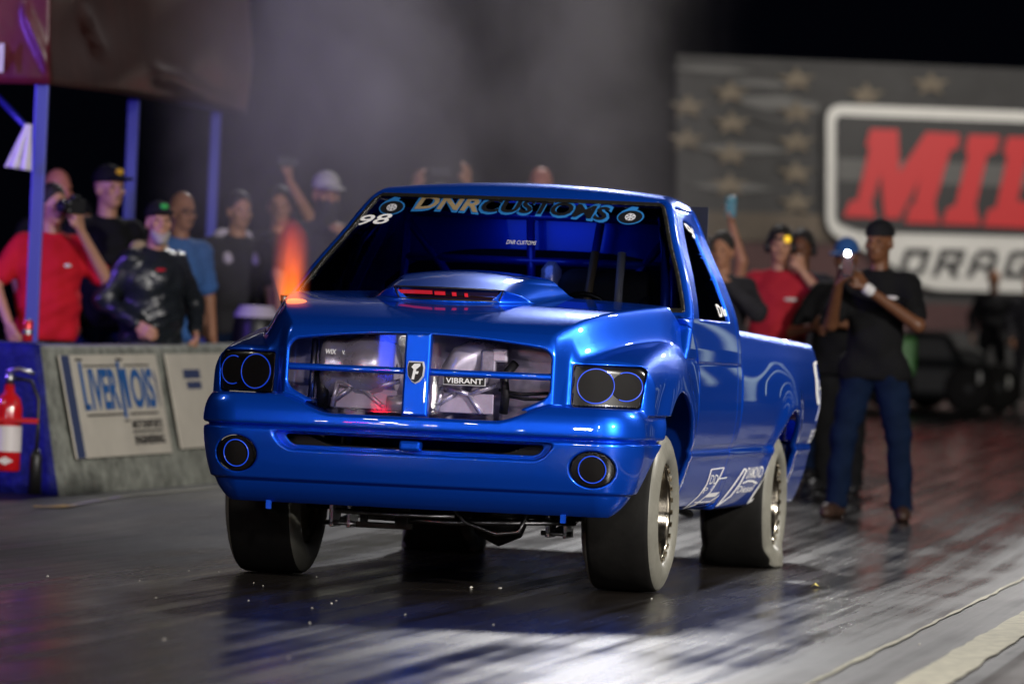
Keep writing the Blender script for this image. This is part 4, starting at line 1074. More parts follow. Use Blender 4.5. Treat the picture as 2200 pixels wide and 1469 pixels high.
# towel hung on the brace
tw0 = at(62, 268, 32.55); bm = bmesh.new(); rows = []
for i in range(13):
    u = i / 12 - .5; row = []
    for j in range(13):
        v = j / 12; wdt = .045 + .13 * v; sk = -.055 * v
        row.append(bm.verts.new(tw0 + Vector((u * wdt + sk, -.03 + .022 * math.sin(u * 15 + 1) * (.3 + v), -.29 * v - .02 * u * v))))
    rows.append(row)
for i in range(12):
    for j in range(12): bm.faces.new((rows[i][j], rows[i + 1][j], rows[i + 1][j + 1], rows[i][j + 1]))
tw = link('towel', bm_mesh(bm), 'towel'); tw.modifiers.new('t', 'SOLIDIFY').thickness = .012
tag(tw, 'white towel hanging from the nearest blue canopy post', 'towel')

# the mural wall with the track sign
SY = 76.0
def sp(px, py, dy=0.0): 
    return at(px, py, SY + (px - 1460) * .0016 + dy)
def sign_poly(name, pts, mat_, parent, dy, th=.05):
    n = len(pts); f = [sp(p[0], p[1], -dy) for p in pts]; b = [q + Vector((0, th, 0)) for q in f]
    me = mesh_from(f + b, [tuple(range(n))] + [(i, i + n, (i + 1) % n + n, (i + 1) % n) for i in range(n)]); return link(name, me, mat_, parent, False)
gl_, gr_ = og(1455, 846), og(2700, 856)
mw = empty('mural_wall', sp(2050, 840), 0, 'dark mural wall with faded stars and stripes behind the track sign', 'mural wall')
mw.location.z = gz(SY)
def signchild(o): return child_world(o, mw)
signchild(sign_poly('panel', [(1455, 118), (2700, 170), (2700, 880), (1455, 880)], 'sign_panel', None, 0, .4))
signchild(sign_poly('tan_stripe', [(1455, 452), (1790, 462), (1790, 520), (1455, 515)], 'sign_tan', None, .05))
signchild(sign_poly('maroon_stripe', [(1455, 518), (2700, 545), (2700, 640), (1455, 612)], 'sign_maroon', None, .04))
signchild(sign_poly('tan_stripe', [(1455, 640), (2700, 668), (2700, 720), (1455, 700)], 'sign_maroon', None, .03))
signchild(sign_poly('grey_cloud', [(1560, 212), (1680, 205), (1760, 225), (1760, 240), (1640, 236)], 'sign_grey', None, .03))
for (x, y, w, hgt) in ((1690, 262, 75, 30), (1600, 320, 110, 22), (1740, 352, 70, 26), (1575, 402, 95, 22), (1530, 150, 90, 16), (1640, 180, 80, 16)):
    signchild(sign_poly('brush_stroke', [(x - w, y - 4), (x - w * .3, y - hgt / 2), (x + w * .4, y - hgt / 2 + 4), (x + w, y + 5), (x + w * .3, y + hgt / 2), (x - w * .5, y + hgt / 2 - 4)], 'sign_panel' if hgt > 24 else 'sign_grey', None, .055))
def star(x, y, r, sq=.62):
    pts = []
    for k in range(10):
        a = math.pi / 2 + k * math.pi / 5; q = r if k % 2 == 0 else r * .42
        pts.append((x + q * math.cos(a), y - q * math.sin(a) * sq + (x - 1700) * 0))
    signchild(sign_poly('star', pts, 'star_tan', None, .075))
for (x, y) in ((1570, 200), (1572, 265), (1570, 332), (1568, 398), (1712, 172), (1712, 242), (1712, 306), (1710, 372), (1712, 436), (1862, 205), (1478, 230), (1476, 300), (2000, 182)):
    star(x, y, 44)
# track sign: shield frame, dark face, red letters, white name board
sg = empty('track_sign', sp(2150, 700, -.3), 0, 'track sign with big red letters in a white frame on the mural wall', 'sign')
def sc(o): return child_world(o, sg)
def rnd(pts, r=18, n=5):
    out = []
    for i, p in enumerate(pts):
        a, b = Vector(pts[i - 1]), Vector(pts[(i + 1) % len(pts)]); p = Vector(p); u = (a - p).normalized() * r; v = (b - p).normalized() * r
        for k in range(n + 1):
            t = k / n; q = (p + u) * (1 - t) ** 2 + p * 2 * t * (1 - t) + (p + v) * t * t; out.append((q.x, q.y))
    return out
base = [(1772, 222), (2700, 256), (2700, 640), (1900, 605), (1880, 540), (1772, 495)]
sc(sign_poly('backing', rnd([(1766, 216), (2706, 250), (2706, 652), (1894, 612), (1872, 548), (1766, 503)], 40), 'sign_dark', None, .12, .10))
sc(sign_poly('white_frame', rnd([(1776, 224), (2696, 258), (2696, 644), (1990, 622), (1905, 560), (1776, 500)], 36), 'sign_white', None, .18, .06))
sc(sign_poly('dark_face', rnd([(1797, 248), (2672, 280), (2672, 520), (1850, 497), (1797, 477)], 14), 'sign_dark', None, .22, .04))
sc(sign_poly('grey_band', [(1797, 340), (2672, 372), (2672, 420), (1797, 388)], 'sign_grey', None, .225, .01))
MIL = {'M': [(1870, 277), (1930, 279), (1932, 370), (1990, 283), (2062, 287), (2058, 318), (2042, 322), (2008, 437), (2018, 480), (1945, 478), (1955, 440), (1965, 437), (1975, 385), (1932, 470), (1900, 468), (1892, 374), (1873, 437), (1882, 468), (1812, 466), (1826, 432), (1842, 430), (1868, 318), (1860, 312)],
       'I': [(2082, 288), (2148, 290), (2140, 325), (2122, 330), (2096, 440), (2106, 482), (2024, 480), (2036, 445), (2052, 440), (2080, 330), (2074, 322)],
       'L': [(2165, 292), (2235, 294), (2228, 328), (2208, 333), (2186, 430), (2230, 432), (2250, 400), (2290, 402), (2262, 490), (2112, 484), (2124, 448), (2140, 444), (2164, 335), (2156, 325)]}
for ch, pts in MIL.items():
    pts = [(x, y + (x - 1870) * .008) for x, y in pts]
    sc(sign_poly('letter', pts, 'sign_red', None, .262, .03))
    c = Vector((sum(p[0] for p in pts) / len(pts), sum(p[1] for p in pts) / len(pts)))
# name board lettering
def letter(polys, x0, y0, w, h, slant=.32):
    for p in polys:
        pts = [(x0 + q[0] * w + (1 - q[1]) * h * slant * 0 + q[1] * h * slant, y0 - q[1] * h + (q[0] * w) * .02) for q in p]
        sc(sign_poly('board_letter', pts, 'sign_dark', None, .225, .02))
B = .26
DRAG = {'D': [[(0, 0), (B, 0), (B, 1), (0, 1)], [(B, .78), (.8, .78), (1, 1), (B, 1)], [(B, 0), (.8, 0), (1, .2), (1, .24), (B, .22)], [(1 - B, .2), (1, .22), (1, 1), (1 - B, .8)]],
        'R': [[(0, 0), (B, 0), (B, 1), (0, 1)], [(B, .78), (1, .78), (1, 1), (B, 1)], [(1 - B, .4), (1, .4), (1, .8), (1 - B, .8)], [(B, .36), (1, .36), (1, .56), (B, .56)], [(.5, .36), (.78, .36), (1.05, 0), (.76, 0)]],
        'A': [[(0, 0), (B, 0), (B, .8), (0, .8)], [(.12, .78), (.88, .78), (.88, 1), (.12, 1)], [(1 - B, 0), (1, 0), (1, .8), (1 - B, .8)], [(B, .3), (1 - B, .3), (1 - B, .5), (B, .5)]],
        'G': [[(0, .1), (B, .1), (B, .9), (0, .9)], [(.1, .78), (1, .78), (1, 1), (.1, 1)], [(.1, 0), (1, 0), (1, .22), (.1, .22)], [(1 - B, .2), (1, .2), (1, .52), (1 - B, .52)], [(.5, .38), (1 - B, .38), (1 - B, .54), (.5, .54)]]}
for ch, x in (('D', 1928), ('R', 2002), ('A', 2076), ('G', 2152)):
    letter(DRAG[ch], x, 592 + (x - 1928) * .02, 56, 58)
# dark parked vehicles in front of the mural
def far_car(px, py, Y, w, h, label, green=False):
    b = og(px, py); b = at(px, py, Y); b.z = gz(Y)
    e = empty('parked_vehicle', b, 0, label, 'vehicle')
    def fn(x, y, z):
        body = smax(smax(np.abs(x) - w / 2, np.abs(y) - .8, .15), np.abs(z - h * .36) - h * .22, .12)
        top = smax(smax(np.abs(x) - w * .28 + (z - h * .6) * .5, np.abs(y) - .7, .15), np.abs(z - h * .70) - h * .22, .10)
        return smin(body, top, .08)
    solid('body', fn, (-w / 2 - .1, -1, 0), (w / 2 + .1, 1, h * 1.05), .08, 'car_dark', e)
    for s in (-.32, .32):
        lathe('wheel', [(-.1, .05), (-.1, .26), (-.08, .30), (.08, .30), (.1, .26), (.1, .05)], 'tyre', e, 20, 'x', (s * w, -.72, .30))
        e.children[-1].rotation_euler = (0, 0, R(90))
    lathe('headlight', [(-.02, 0), (-.02, .085), (.02, .07), (.03, 0)], 'car_lamp', e, 16, 'x', (w * .40, -.82, h * .42)); e.children[-1].rotation_euler = (0, 0, R(-90))
    if green: box('green_panel', (-w * .36, -.84, h * .42), (-w * .12, -.79, h * .85), 'car_green', e, .04)
far_car(1985, 822, 62, 1.5, 1.05, 'dark vehicle with a green patch parked beside the man with the phone light', True)
far_car(2058, 815, 64, 1.4, .85, 'low dark vehicle parked left of the far standing figure in black')

# ------------------------------------------------------------------ people: bodies and clothes grown from limbs as one smooth surface each
def field(prims, h, k=.03, pad=.06, cuts=()):
    P = []
    lo = np.full(3, 1e9); hi = np.full(3, -1e9)
    for p in prims:
        if p[0] == 'c':
            a, b = np.array(p[1], float), np.array(p[2], float); r = max(p[3], p[4]); l, u = np.minimum(a, b) - r, np.maximum(a, b) + r
        else:
            c = np.array(p[1], float); r = max(p[2]); l, u = c - r, c + r
        lo = np.minimum(lo, l); hi = np.maximum(hi, u); P.append((p, l, u))
    lo -= pad; hi += pad; n = np.ceil((hi - lo) / h).astype(int) + 1
    F = np.full(n, .5, np.float32); ax = [lo[i] + h * np.arange(n[i]) for i in range(3)]
    mg = max(2 * k, 3 * h)
    for p, l, u in P:
        i0 = np.maximum(((l - mg - lo) / h).astype(int), 0); i1 = np.minimum(((u + mg - lo) / h).astype(int) + 2, n)
        X = ax[0][i0[0]:i1[0]][:, None, None]; Y = ax[1][i0[1]:i1[1]][None, :, None]; Z = ax[2][i0[2]:i1[2]][None, None, :]
        if p[0] == 'c':
            a, b = np.array(p[1], float), np.array(p[2], float); d = b - a; L2 = max(d @ d, 1e-9)
            t = np.clip(((X - a[0]) * d[0] + (Y - a[1]) * d[1] + (Z - a[2]) * d[2]) / L2, 0, 1)
            D = np.sqrt((X - a[0] - t * d[0]) ** 2 + (Y - a[1] - t * d[1]) ** 2 + (Z - a[2] - t * d[2]) ** 2) - (p[3] + (p[4] - p[3]) * t)
        else:
            c, r = np.array(p[1], float), np.array(p[2], float); dx, dy, dz = X - c[0], Y - c[1], Z - c[2]
            if len(p) > 3 and p[3] is not None:
                Rm = p[3]; dx, dy, dz = (Rm[0][0] * dx + Rm[1][0] * dy + Rm[2][0] * dz, Rm[0][1] * dx + Rm[1][1] * dy + Rm[2][1] * dz, Rm[0][2] * dx + Rm[1][2] * dy + Rm[2][2] * dz)
            q = np.sqrt((dx / r[0]) ** 2 + (dy / r[1]) ** 2 + (dz / r[2]) ** 2); q2 = np.sqrt((dx / r[0] ** 2) ** 2 + (dy / r[1] ** 2) ** 2 + (dz / r[2] ** 2) ** 2)
            D = q * (q - 1) / np.maximum(q2, 1e-4)
        sl = tuple(slice(i0[i], i1[i]) for i in range(3)); B = F[sl]
        hh = np.maximum(k - np.abs(B - D), 0) / k; F[sl] = np.minimum(B, D) - hh * hh * k * .25
    for (pt, nr) in cuts:                                   # keep the side the normal points away from
        pt = np.array(pt, float); nr = np.array(nr, float)
        F = np.maximum(F, (ax[0][:, None, None] - pt[0]) * nr[0] + (ax[1][None, :, None] - pt[1]) * nr[1] + (ax[2][None, None, :] - pt[2]) * nr[2])
    F[0] = F[-1] = .5; F[:, 0] = F[:, -1] = .5; F[:, :, 0] = F[:, :, -1] = .5
    return net(F, lo, h)
_fold = [0.3]
def grow(name, prims, h, mat_, parent, k=.03, cuts=()):
    V, Q = field(prims, h, k, cuts=cuts)
    if len(Q) == 0: return None
    if name in ('shirt', 'trousers'):                       # soft folds
        q = _fold[0]; _fold[0] += 1.7; a = .0075 if name == 'shirt' else .0095
        w = np.sin(V[:, 2] * 31 + V[:, 0] * 22 + 3 * np.sin(V[:, 1] * 17 + q) + q) * .5 + np.sin(V[:, 2] * 58 - V[:, 0] * 35 + 2.2 * np.sin(V[:, 2] * 11 + q)) * .35 + np.sin(V[:, 0] * 41 + V[:, 1] * 29 + q * 2) * .3
        c = np.median(V, 0); rad = V - c; rad[:, 2] = 0; n_ = np.linalg.norm(rad, axis=1, keepdims=True); V = V + rad / np.maximum(n_, .03) * (a * w)[:, None]
    return link(name, raw_mesh(V, Q, name), mat_, parent)
def v3(*a): return np.array(a, float)
def hand(w, d, up, sc_=1.0, curl=.6, side=1):
    """palm and five fingers: w wrist, d pointing direction, up = back of the hand, side = which side the thumb leaves"""
    w, d, up = map(lambda q: np.array(q, float), (w, d, up)); d = d / np.linalg.norm(d); up = up - d * (up @ d); up /= np.linalg.norm(up); s = np.cross(d, up) * side
    pr = []
    for k in range(4):
        o = (k - 1.5) * .021 * sc_; base = w + d * .085 * sc_ + s * o * 1.0; pr.append(('c', w + d * .02 + s * o * .7, base, .017 * sc_, .013 * sc_))
        L_ = (.062, .075, .070, .054)[k] * sc_; a = curl * (.9 + .1 * k); m_ = base + (d * math.cos(a) - up * math.sin(a)) * L_ * .55; e = m_ + (d * math.cos(a * 2.1) - up * math.sin(a * 2.1)) * L_ * .5
        pr += [('c', base, m_, .0115 * sc_, .010 * sc_), ('c', m_, e, .010 * sc_, .0085 * sc_)]
    t0 = w + d * .025 * sc_ - s * .028 * sc_; t1 = t0 + (d * .6 - s * .6 - up * .3) * .045 * sc_; t2 = t1 + (d * .9 - s * .1 - up * .4) * .032 * sc_
    pr += [('c', t0, t1, .015 * sc_, .012 * sc_), ('c', t1, t2, .012 * sc_, .010 * sc_)]
    return pr
def rotm(yaw, pitch=0.0, roll=0.0):
    return np.array((Matrix.Rotation(yaw, 3, 'Z') @ Matrix.Rotation(pitch, 3, 'X') @ Matrix.Rotation(roll, 3, 'Y')))
def person(label, top_px, Y, face=0.0, h=.014, skin='skin_light', shirt='cloth_black', sleeve='short', pants='jeans_dark', shoes='shoe_dark',
           armL=((.27, .0, 1.17), (.26, -.10, .93)), armR=((-.27, .0, 1.17), (-.26, -.10, .93)), fat=1.0, head=(0.0, 0.0), stance=.11, hair=None, cap=None, cap_patch=None, beard=None,
           glasses=False, mask=None, handL=None, handR=None, H=None, group=None, phones=None, hood=None, lean=(0, 0), bare_top=False, chest_patch=None, wrist=None, brim=True, ear=None, hips=0.0):
    top = at(top_px[0], top_px[1], Y); g = gz(Y); hh = H or (top.z - g); S = hh / 1.80
    e = empty('person', (top.x, Y, g), face, label, 'person', group); e.scale = (S, S, S)
    lx, ly = lean
    nk = v3(lx, ly - .01, 1.50); hc = v3(lx * 1.15, ly * 1.3 - .035, 1.665); Rm = rotm(head[0], head[1])
    def hp(*q): return hc + Rm @ v3(*q)
    shL, shR = v3(.180 + lx, ly, 1.412), v3(-.180 + lx, ly, 1.412)
    eL, wL = map(lambda q: v3(*q), armL); eR, wR = map(lambda q: v3(*q), armR)
    dL = wL - eL; dR = wR - eR
    # skin: head, neck, arms, hands, and the trunk and legs below the clothes
    sk = [('e', hp(0, .012, .030), (.076, .094, .105), Rm), ('e', hp(0, -.022, -.048), (.060, .068, .066), Rm), ('e', hp(0, -.045, -.085), (.035, .035, .028), Rm), ('e', hp(0, -.078, -.052), (.028, .014, .012), Rm),
          ('c', hp(0, -.083, .012), hp(0, -.104, -.026), .010, .016), ('e', hp(.014, -.094, -.026), (.010, .010, .008), Rm), ('e', hp(-.014, -.094, -.026), (.010, .010, .008), Rm),
          ('c', hp(-.034, -.076, .028), hp(.034, -.076, .028), .013, .013), ('e', hp(.045, -.066, -.018), (.020, .020, .018), Rm), ('e', hp(-.045, -.066, -.018), (.020, .020, .018), Rm),
          ('e', hp(.078, .010, -.008), (.010, .020, .032), Rm), ('e', hp(-.078, .010, -.008), (.010, .020, .032), Rm),
          ('c', nk - v3(0, 0, .06), hp(0, .015, -.06), .062, .056),
          ('c', shL, eL, .054, .043), ('c', eL, wL, .043, .028), ('c', shR, eR, .054, .043), ('c', eR, wR, .043, .028),
          ('e', v3(lx * .8, ly * .8, 1.28), (.15, .10, .20), None), ('e', v3(0, 0, 1.0), (.14, .10, .2), None)]
    for s in (1, -1):
        hip, kn, an = v3(s * .092, 0, .92), v3(s * (stance * .6 + .045), -.02, .50), v3(s * stance, .02, .09); sk += [('c', hip, kn, .075, .052), ('c', kn, an, .05, .036)]
    hl = handL or {}; hr = handR or {}
    sk += hand(wL, hl.get('d', dL), hl.get('up', (1, -.2, .2)), 1.0, hl.get('curl', .5), hl.get('side', 1)); sk += hand(wR, hr.get('d', dR), hr.get('up', (-1, -.2, .2)), 1.0, hr.get('curl', .5), hr.get('side', -1))
    body = grow('body', sk, h * .8, skin, e, .016)
    # shirt
    f = fat; ts = [('e', v3(lx * .8, ly * .8 - .005, 1.29), (.195 * (.5 + .5 * f), .125 * f, .205), None), ('e', v3(lx * .4, -.015 * f + ly * .4, 1.07), (.165 * f, .128 * f, .20), None), ('c', shL - v3(.03, 0, 0), shR + v3(.03, 0, 0), .068, .068),
          ('c', v3(-.070 - hips, -.01 * f, .90), v3(.070 + hips, -.01 * f, .90), .106 * f + hips * .3, .106 * f + hips * .3), ('c', nk - v3(0, 0, .06), nk - v3(0, 0, .0), .080, .060), ('c', nk - v3(0, 0, .055), shL + v3(-.02, 0, .0), .062, .062), ('c', nk - v3(0, 0, .055), shR + v3(.02, 0, .0), .062, .062)]
    for sh_, el, wr_ in ((shL, eL, wL), (shR, eR, wR)):
        if sleeve == 'short': ts += [('c', sh_, sh_ + (el - sh_) * .72, .076, .070)]
        elif sleeve == 'long': ts += [('c', sh_, el, .076, .064), ('c', el, el + (wr_ - el) * .92, .064, .048)]
    shm = grow('shirt', ts, h, shirt, e, .045, cuts=[((0, 0, .835), (0, 0, -1)), (nk + v3(0, 0, .012), (0, -.25, 1))])
    # trousers and shoes
    tr = [('e', v3(0, 0, .92), (.158 + hips, .118 + hips * .6, .12), None)]
    for s in (1, -1):
        hip, kn, an = v3(s * .088, 0, .90), v3(s * (stance * .6 + .045), -.025, .50), v3(s * stance, .02, .08)
        tr += [('c', hip, kn, .098 + hips * .4, .076), ('c', kn, an, .076, .068)]
    grow('trousers', tr, h, pants, e, .03, cuts=[((0, 0, .058), (0, 0, -1)), ((0, 0, .875), (0, 0, 1))])
    for s in (1, -1):
        an = v3(s * stance, .02, .05); sho = [('c', an + v3(0, .035, -.005), an + v3(s * .03, -.15, -.012), .050, .046), ('c', an + v3(s * .03, -.15, -.014), an + v3(s * .035, -.19, -.02), .044, .036), ('c', an, an + v3(0, .0, .06), .050, .048)]
        grow('shoe', sho, h, shoes, e, .02, cuts=[((0, 0, .002), (0, 0, -1))])
    # face
    if not bare_top or True:
        for s in (1, -1):
            grow('eye', [('e', hp(s * .032, -.082, .008), (.014, .007, .007), Rm)], max(.005, h * .35), 'eye_dark', body, .004)
        if not mask and not beard: grow('mouth', [('e', hp(0, -.090, -.058), (.024, .006, .006), Rm)], max(.005, h * .35), 'shoe_brown', body, .004)
    if hair: grow('hair', [('e', hp(0, .022, .045), (.084, .098, .104), Rm)], h * .8, hair, e, .02, cuts=[(hp(0, -.055, .045), Rm @ v3(0, -.75, -.66))])
    if beard: grow('beard', [('e', hp(0, -.040, -.078), (.064, .062, .058), Rm), ('e', hp(0, -.062, -.115), (.042, .038, .040), Rm), ('c', hp(-.03, -.093, -.042), hp(.03, -.093, -.042), .011, .011)], h * .7, beard, e, .02, cuts=[(hp(0, -.05, -.052), Rm @ v3(0, -.9, 1))])
    if mask: grow('mask', [('e', hp(0, -.040, -.055), (.068, .072, .075), Rm), ('c', hp(0, -.02, -.10), nk, .066, .07)], h * .8, mask, e, .02, cuts=[(hp(0, 0, -.010), Rm @ v3(0, -.1, 1))])
    if cap:
        cr = [('e', hp(0, .014, .052), (.088, .106, .098), Rm)]
        if brim: cr += [('e', hp(0, -.125, .052), (.075, .075, .012), Rm)]
        grow('cap', cr, h * .7, cap, e, .012, cuts=[(hp(0, 0, .040), Rm @ v3(0, .06, -1))])
        if cap_patch: grow('cap_patch', [('e', hp(.012, -.088, .098), (.030, .012, .020), Rm)], h * .5, cap_patch, e, .006)
    if glasses:
        for s in (1, -1):
            pts = [hp(s * .034 + .026 * math.cos(a), -.100, .008 + .019 * math.sin(a)) for a in np.linspace(0, 2 * math.pi, 15)[:-1]]
            tube('spectacle_rim', pts, .0035, 'eye_dark', e, 5, True)
    if ear:
        for s in (1, -1): grow('ear_defender', [('e', hp(s * .088, .01, -.006), (.026, .040, .048), Rm)], h * .8, ear, e, .01)
        tube('headband', [hp(.092 * math.cos(a), .012, .02 + .128 * math.sin(a)) for a in np.linspace(0, math.pi, 13)], .010, ear, e, 6)
    if hood: grow('hood', [('c', nk + v3(.09, .06, -.02), nk + v3(.10, -.09, -.16), .045, .035), ('c', nk + v3(-.09, .06, -.02), nk + v3(-.10, -.09, -.16), .045, .035), ('c', nk + v3(.09, .07, 0), nk + v3(-.09, .07, 0), .05, .05)], h, hood, e, .03)
    if chest_patch: grow('chest_mark', [('e', v3(chest_patch[0] + lx, chest_patch[1] + ly, chest_patch[2]), (chest_patch[4] if len(chest_patch) > 4 else .035, .014, .013), None)], h * .5, chest_patch[3], e, .006)
    if wrist:
        w_, d_ = (wL, dL) if wrist[0] == 'L' else (wR, dR); d_ = d_ / np.linalg.norm(d_); c_ = w_ - d_ * .02
        grow('wristband', [('c', c_ - d_ * .011, c_ + d_ * .011, .036, .036)], h * .5, wrist[1], e, .006)
    e['_s'] = S
    return e
def place_at(par, q):                                       # a point in a person's own measure -> world
    S = par.scale.x; a = par.rotation_euler.z; v = Vector((q[0] * S, q[1] * S, q[2] * S)); c, s = math.cos(a), math.sin(a)
    return Vector(par.location) + Vector((c * v.x - s * v.y, s * v.x + c * v.y, v.z))
def phone(par, q, rz, label, tilt=0.0, wide=False, mat_='phone_black'):
    p = place_at(par, q); e = empty('phone', p, par.rotation_euler.z + rz, label, 'phone'); e.rotation_euler.x = tilt
    a, b = (.078, .038) if wide else (.038, .078)
    box('case', (-a, -.005, -b), (a, .005, b), mat_, e, .004)
    for i in range(2): box('camera_lens', (-a + .006, -.0085, b - .020 - i * .02), (-a + .020, -.0052, b - .006 - i * .02), 'eye_dark', e, .002)
    return e
def camera_thing(par, q, rz, label, lens_mat='ext_black', L_=.14):
    p = place_at(par, q); e = empty('camera', p, par.rotation_euler.z + rz, label, 'camera')
    box('camera_body', (-.07, -.035, -.05), (.07, .035, .05), 'ext_black', e, .01); box('viewfinder', (-.03, -.03, .05), (.03, .03, .078), 'ext_black', e, .008)
    lathe('lens', [(-.035, .036), (-.10, .038), (-.105, .044), (-.035 - L_, .046), (-.035 - L_, .038), (-.03 - L_ + .01, 0)], lens_mat, e, 24, 'x'); e.children[-1].rotation_euler = (0, 0, R(90))
    return e
CR = 'crowd behind the left barrier'
up_L = ((.33, -.12, 1.22), (.13, -.24, 1.52)); fw_L = ((.27, -.08, 1.16), (.14, -.30, 1.24)); fw_R = ((-.27, -.08, 1.16), (-.14, -.30, 1.24))
p1 = person('person in red T-shirt holding a camera to the face beside the blue post', (112, 396), 33.5, R(26), .012, 'skin_light', 'cloth_red', 'short', 'cloth_charcoal', hair='hair_dark', fat=1.28, head=(R(14), 0), armL=((.36, -.13, 1.19), (.10, -.26, 1.52)), handL={'d': (-.25, -.1, 1), 'up': (.6, -.8, 0), 'curl': .9}, armR=((-.34, .02, 1.16), (-.30, -.16, .92)), chest_patch=(.06, -.155, 1.30, 'patch_white'), group=CR)
camera_thing(p1, (.055, -.26, 1.66), R(14), 'black camera held to the eye by the person in the red T-shirt', L_=.08)
person('bald person half hidden behind the person with the camera', (120, 363), 35.6, R(40), .014, 'skin_red', 'cloth_black', group=CR)
person('short person in a black cap between the red T-shirt and the yellow badged cap', (172, 430), 36.4, R(10), .014, 'skin_light', 'cloth_black', cap='cap_black', group=CR)
person('tall person in black T-shirt and dark cap with a yellow badge', (232, 358), 34.6, R(30), .012, 'skin_light', 'cloth_black', cap='cap_black', cap_patch='patch_yellow', head=(R(10), R(-4)), fat=1.1, chest_patch=(.05, -.125, 1.22, 'cap_blue', .03), group=CR)
person('grey bearded person in shiny black jacket with pale hood and green badged cap', (332, 436), 33.7, R(34), .011, 'skin_light', 'jacket_black', 'long', 'jeans', cap='cap_black', cap_patch='patch_green', beard='hair_grey', fat=1.4, hood='cloth_tan', head=(R(-14), R(-8)), lean=(-.03, -.07), armL=((.35, .02, 1.15), (.26, -.16, .96)), armR=((-.34, .02, 1.15), (-.2, -.2, 1.0)), chest_patch=(-.02, -.145, 1.36, 'cloth_red', .045), group=CR)
person('bald bearded person with glasses and blue shoulder behind the black jacket', (388, 412), 35.2, R(38), .013, 'skin_tan', 'cloth_blue2', 'short', 'jeans', glasses=True, armL=((.27, .02, 1.12), (.26, -.06, .86)), group=CR)
person('person in dark clothes with ear defenders round the neck, dimmed by smoke', (512, 412), 37.4, R(28), .015, 'skin_light', 'cloth_charcoal', hair='hair_dark', hood='belt_lilac', group=CR)
p8 = person('person behind the orange flame raising one arm with a phone', (604, 402), 38.2, R(0), .015, 'skin_tan', 'cloth_charcoal', hair='hair_dark', armL=((.22, -.12, 1.58), (.06, -.22, 1.84)), handL={'d': (0, 0, 1), 'up': (1, -.3, 0), 'curl': .7}, group=CR)
phone(p8, (.05, -.26, 1.96), 0, 'dark phone raised above the orange flame', wide=True)
person('person in pale grey cap and dark face mask left of the windscreen', (702, 372), 37.0, R(8), .013, 'skin_tan', 'cloth_charcoal', 'short', cap='cap_white', mask='cloth_charcoal', brim=True, head=(R(15), R(6)), armL=((.30, -.06, 1.20), (.12, -.24, 1.40)), group=CR)
p10 = person('person behind the cab roof holding a phone up in both hands', (946, 398), 40.5, 0, .014, 'skin_tan', 'cloth_black', hair='hair_dark', armL=((.25, -.16, 1.56), (.185, -.24, 1.80)), armR=((-.25, -.16, 1.54), (-.165, -.24, 1.76)), handL={'d': (-.10, 0, 1), 'up': (.8, -.5, 0), 'curl': .25}, handR={'d': (.15, 0, 1), 'up': (-.8, -.5, 0), 'curl': .45}, wrist=('R', 'band_lime'))
phone(p10, (0, -.26, 1.88), 0, 'phone held up in two hands above the cab roof', wide=True)
person('head of a person just showing over the middle of the cab roof', (1163, 360), 42.0, 0, .016, 'skin_red', 'cloth_black')
RG = 'people standing on the right of the track'
p12 = person('photographer in dark jacket just behind the cab of the truck', (1556, 500), 36.0, R(-20), .014, 'skin_tan', 'cloth_charcoal', 'long', hair='hair_dark', fat=1.1, armL=((.30, -.1, 1.25), (.05, -.24, 1.50)), armR=((-.30, -.1, 1.25), (-.10, -.24, 1.50)), group=RG)
camera_thing(p12, (-.06, -.28, 1.70), R(-10), 'camera with pale lens hood raised by the photographer behind the cab', 'can_silver', .10)
p12b = person('person behind the cab with one arm raised high, holding a phone', (1538, 520), 38.5, R(-10), .016, 'skin_tan', 'cloth_black', hair='hair_dark', armL=((.22, -.08, 1.66), (.13, -.14, 1.95)), handL={'d': (0, 0, 1), 'up': (1, 0, 0), 'curl': .7}, group=RG)
phone(p12b, (.13, -.19, 2.07), 0, 'phone with teal screen raised high behind the cab', mat_='screen_teal')
p13 = person('person in red T-shirt and yellow lensed goggles on the right behind the bed', (1680, 488), 36.8, R(-10), .012, 'skin_light', 'cloth_red2', 'short', 'cloth_charcoal', hair='hair_dark', fat=1.25, ear='ext_black', armL=((.38, -.10, 1.24), (.17, -.16, 1.50)), handL={'d': (-.3, .0, 1), 'up': (.7, -.7, 0), 'curl': .8}, armR=((-.36, .0, 1.16), (-.36, -.10, .95)), chest_patch=(.10, -.155, 1.30, 'patch_white', .05), head=(R(8), 0), group=RG)
lz = empty('goggles', place_at(p13, (.055, -.115, 1.715)), 0, 'goggles with one bright yellow lens on the person in the right red T-shirt', 'goggles')
lathe('lens', [(-.014, .0), (-.014, .022), (.0, .026), (.004, .0)], 'lens_yellow', lz, 20, 'x'); lz.children[-1].rotation_euler = (0, 0, R(90))
tube('strap', [(-.12, .02, .0), (-.06, -.01, .0), (.0, .0, 0), (.05, .03, 0)], .012, 'ext_black', lz, 6)
person('person with dark headset standing behind the right red T-shirt', (1726, 496), 38.6, R(-15), .015, 'skin_brown', 'cloth_charcoal', hair='hair_dark', ear='ext_black', group=RG)
p14 = person('person in blue cap and black clothes looking down at the hands', (1822, 514), 36.4, R(-18), .012, 'skin_brown', 'cloth_black', 'short', 'cloth_black', cap='cap_blue', head=(R(-8), R(10)), fat=1.38, hips=.04, armL=((.30, -.10, 1.16), (.02, -.34, 1.20)), armR=((-.36, -.06, 1.12), (-.10, -.36, 1.17)), chest_patch=(-.02, -.165, 1.27, 'steel_grey', .06), group=RG)
phone(p14, (-.03, -.42, 1.24), 0, 'phone held low by the person in the blue cap', tilt=R(-40))
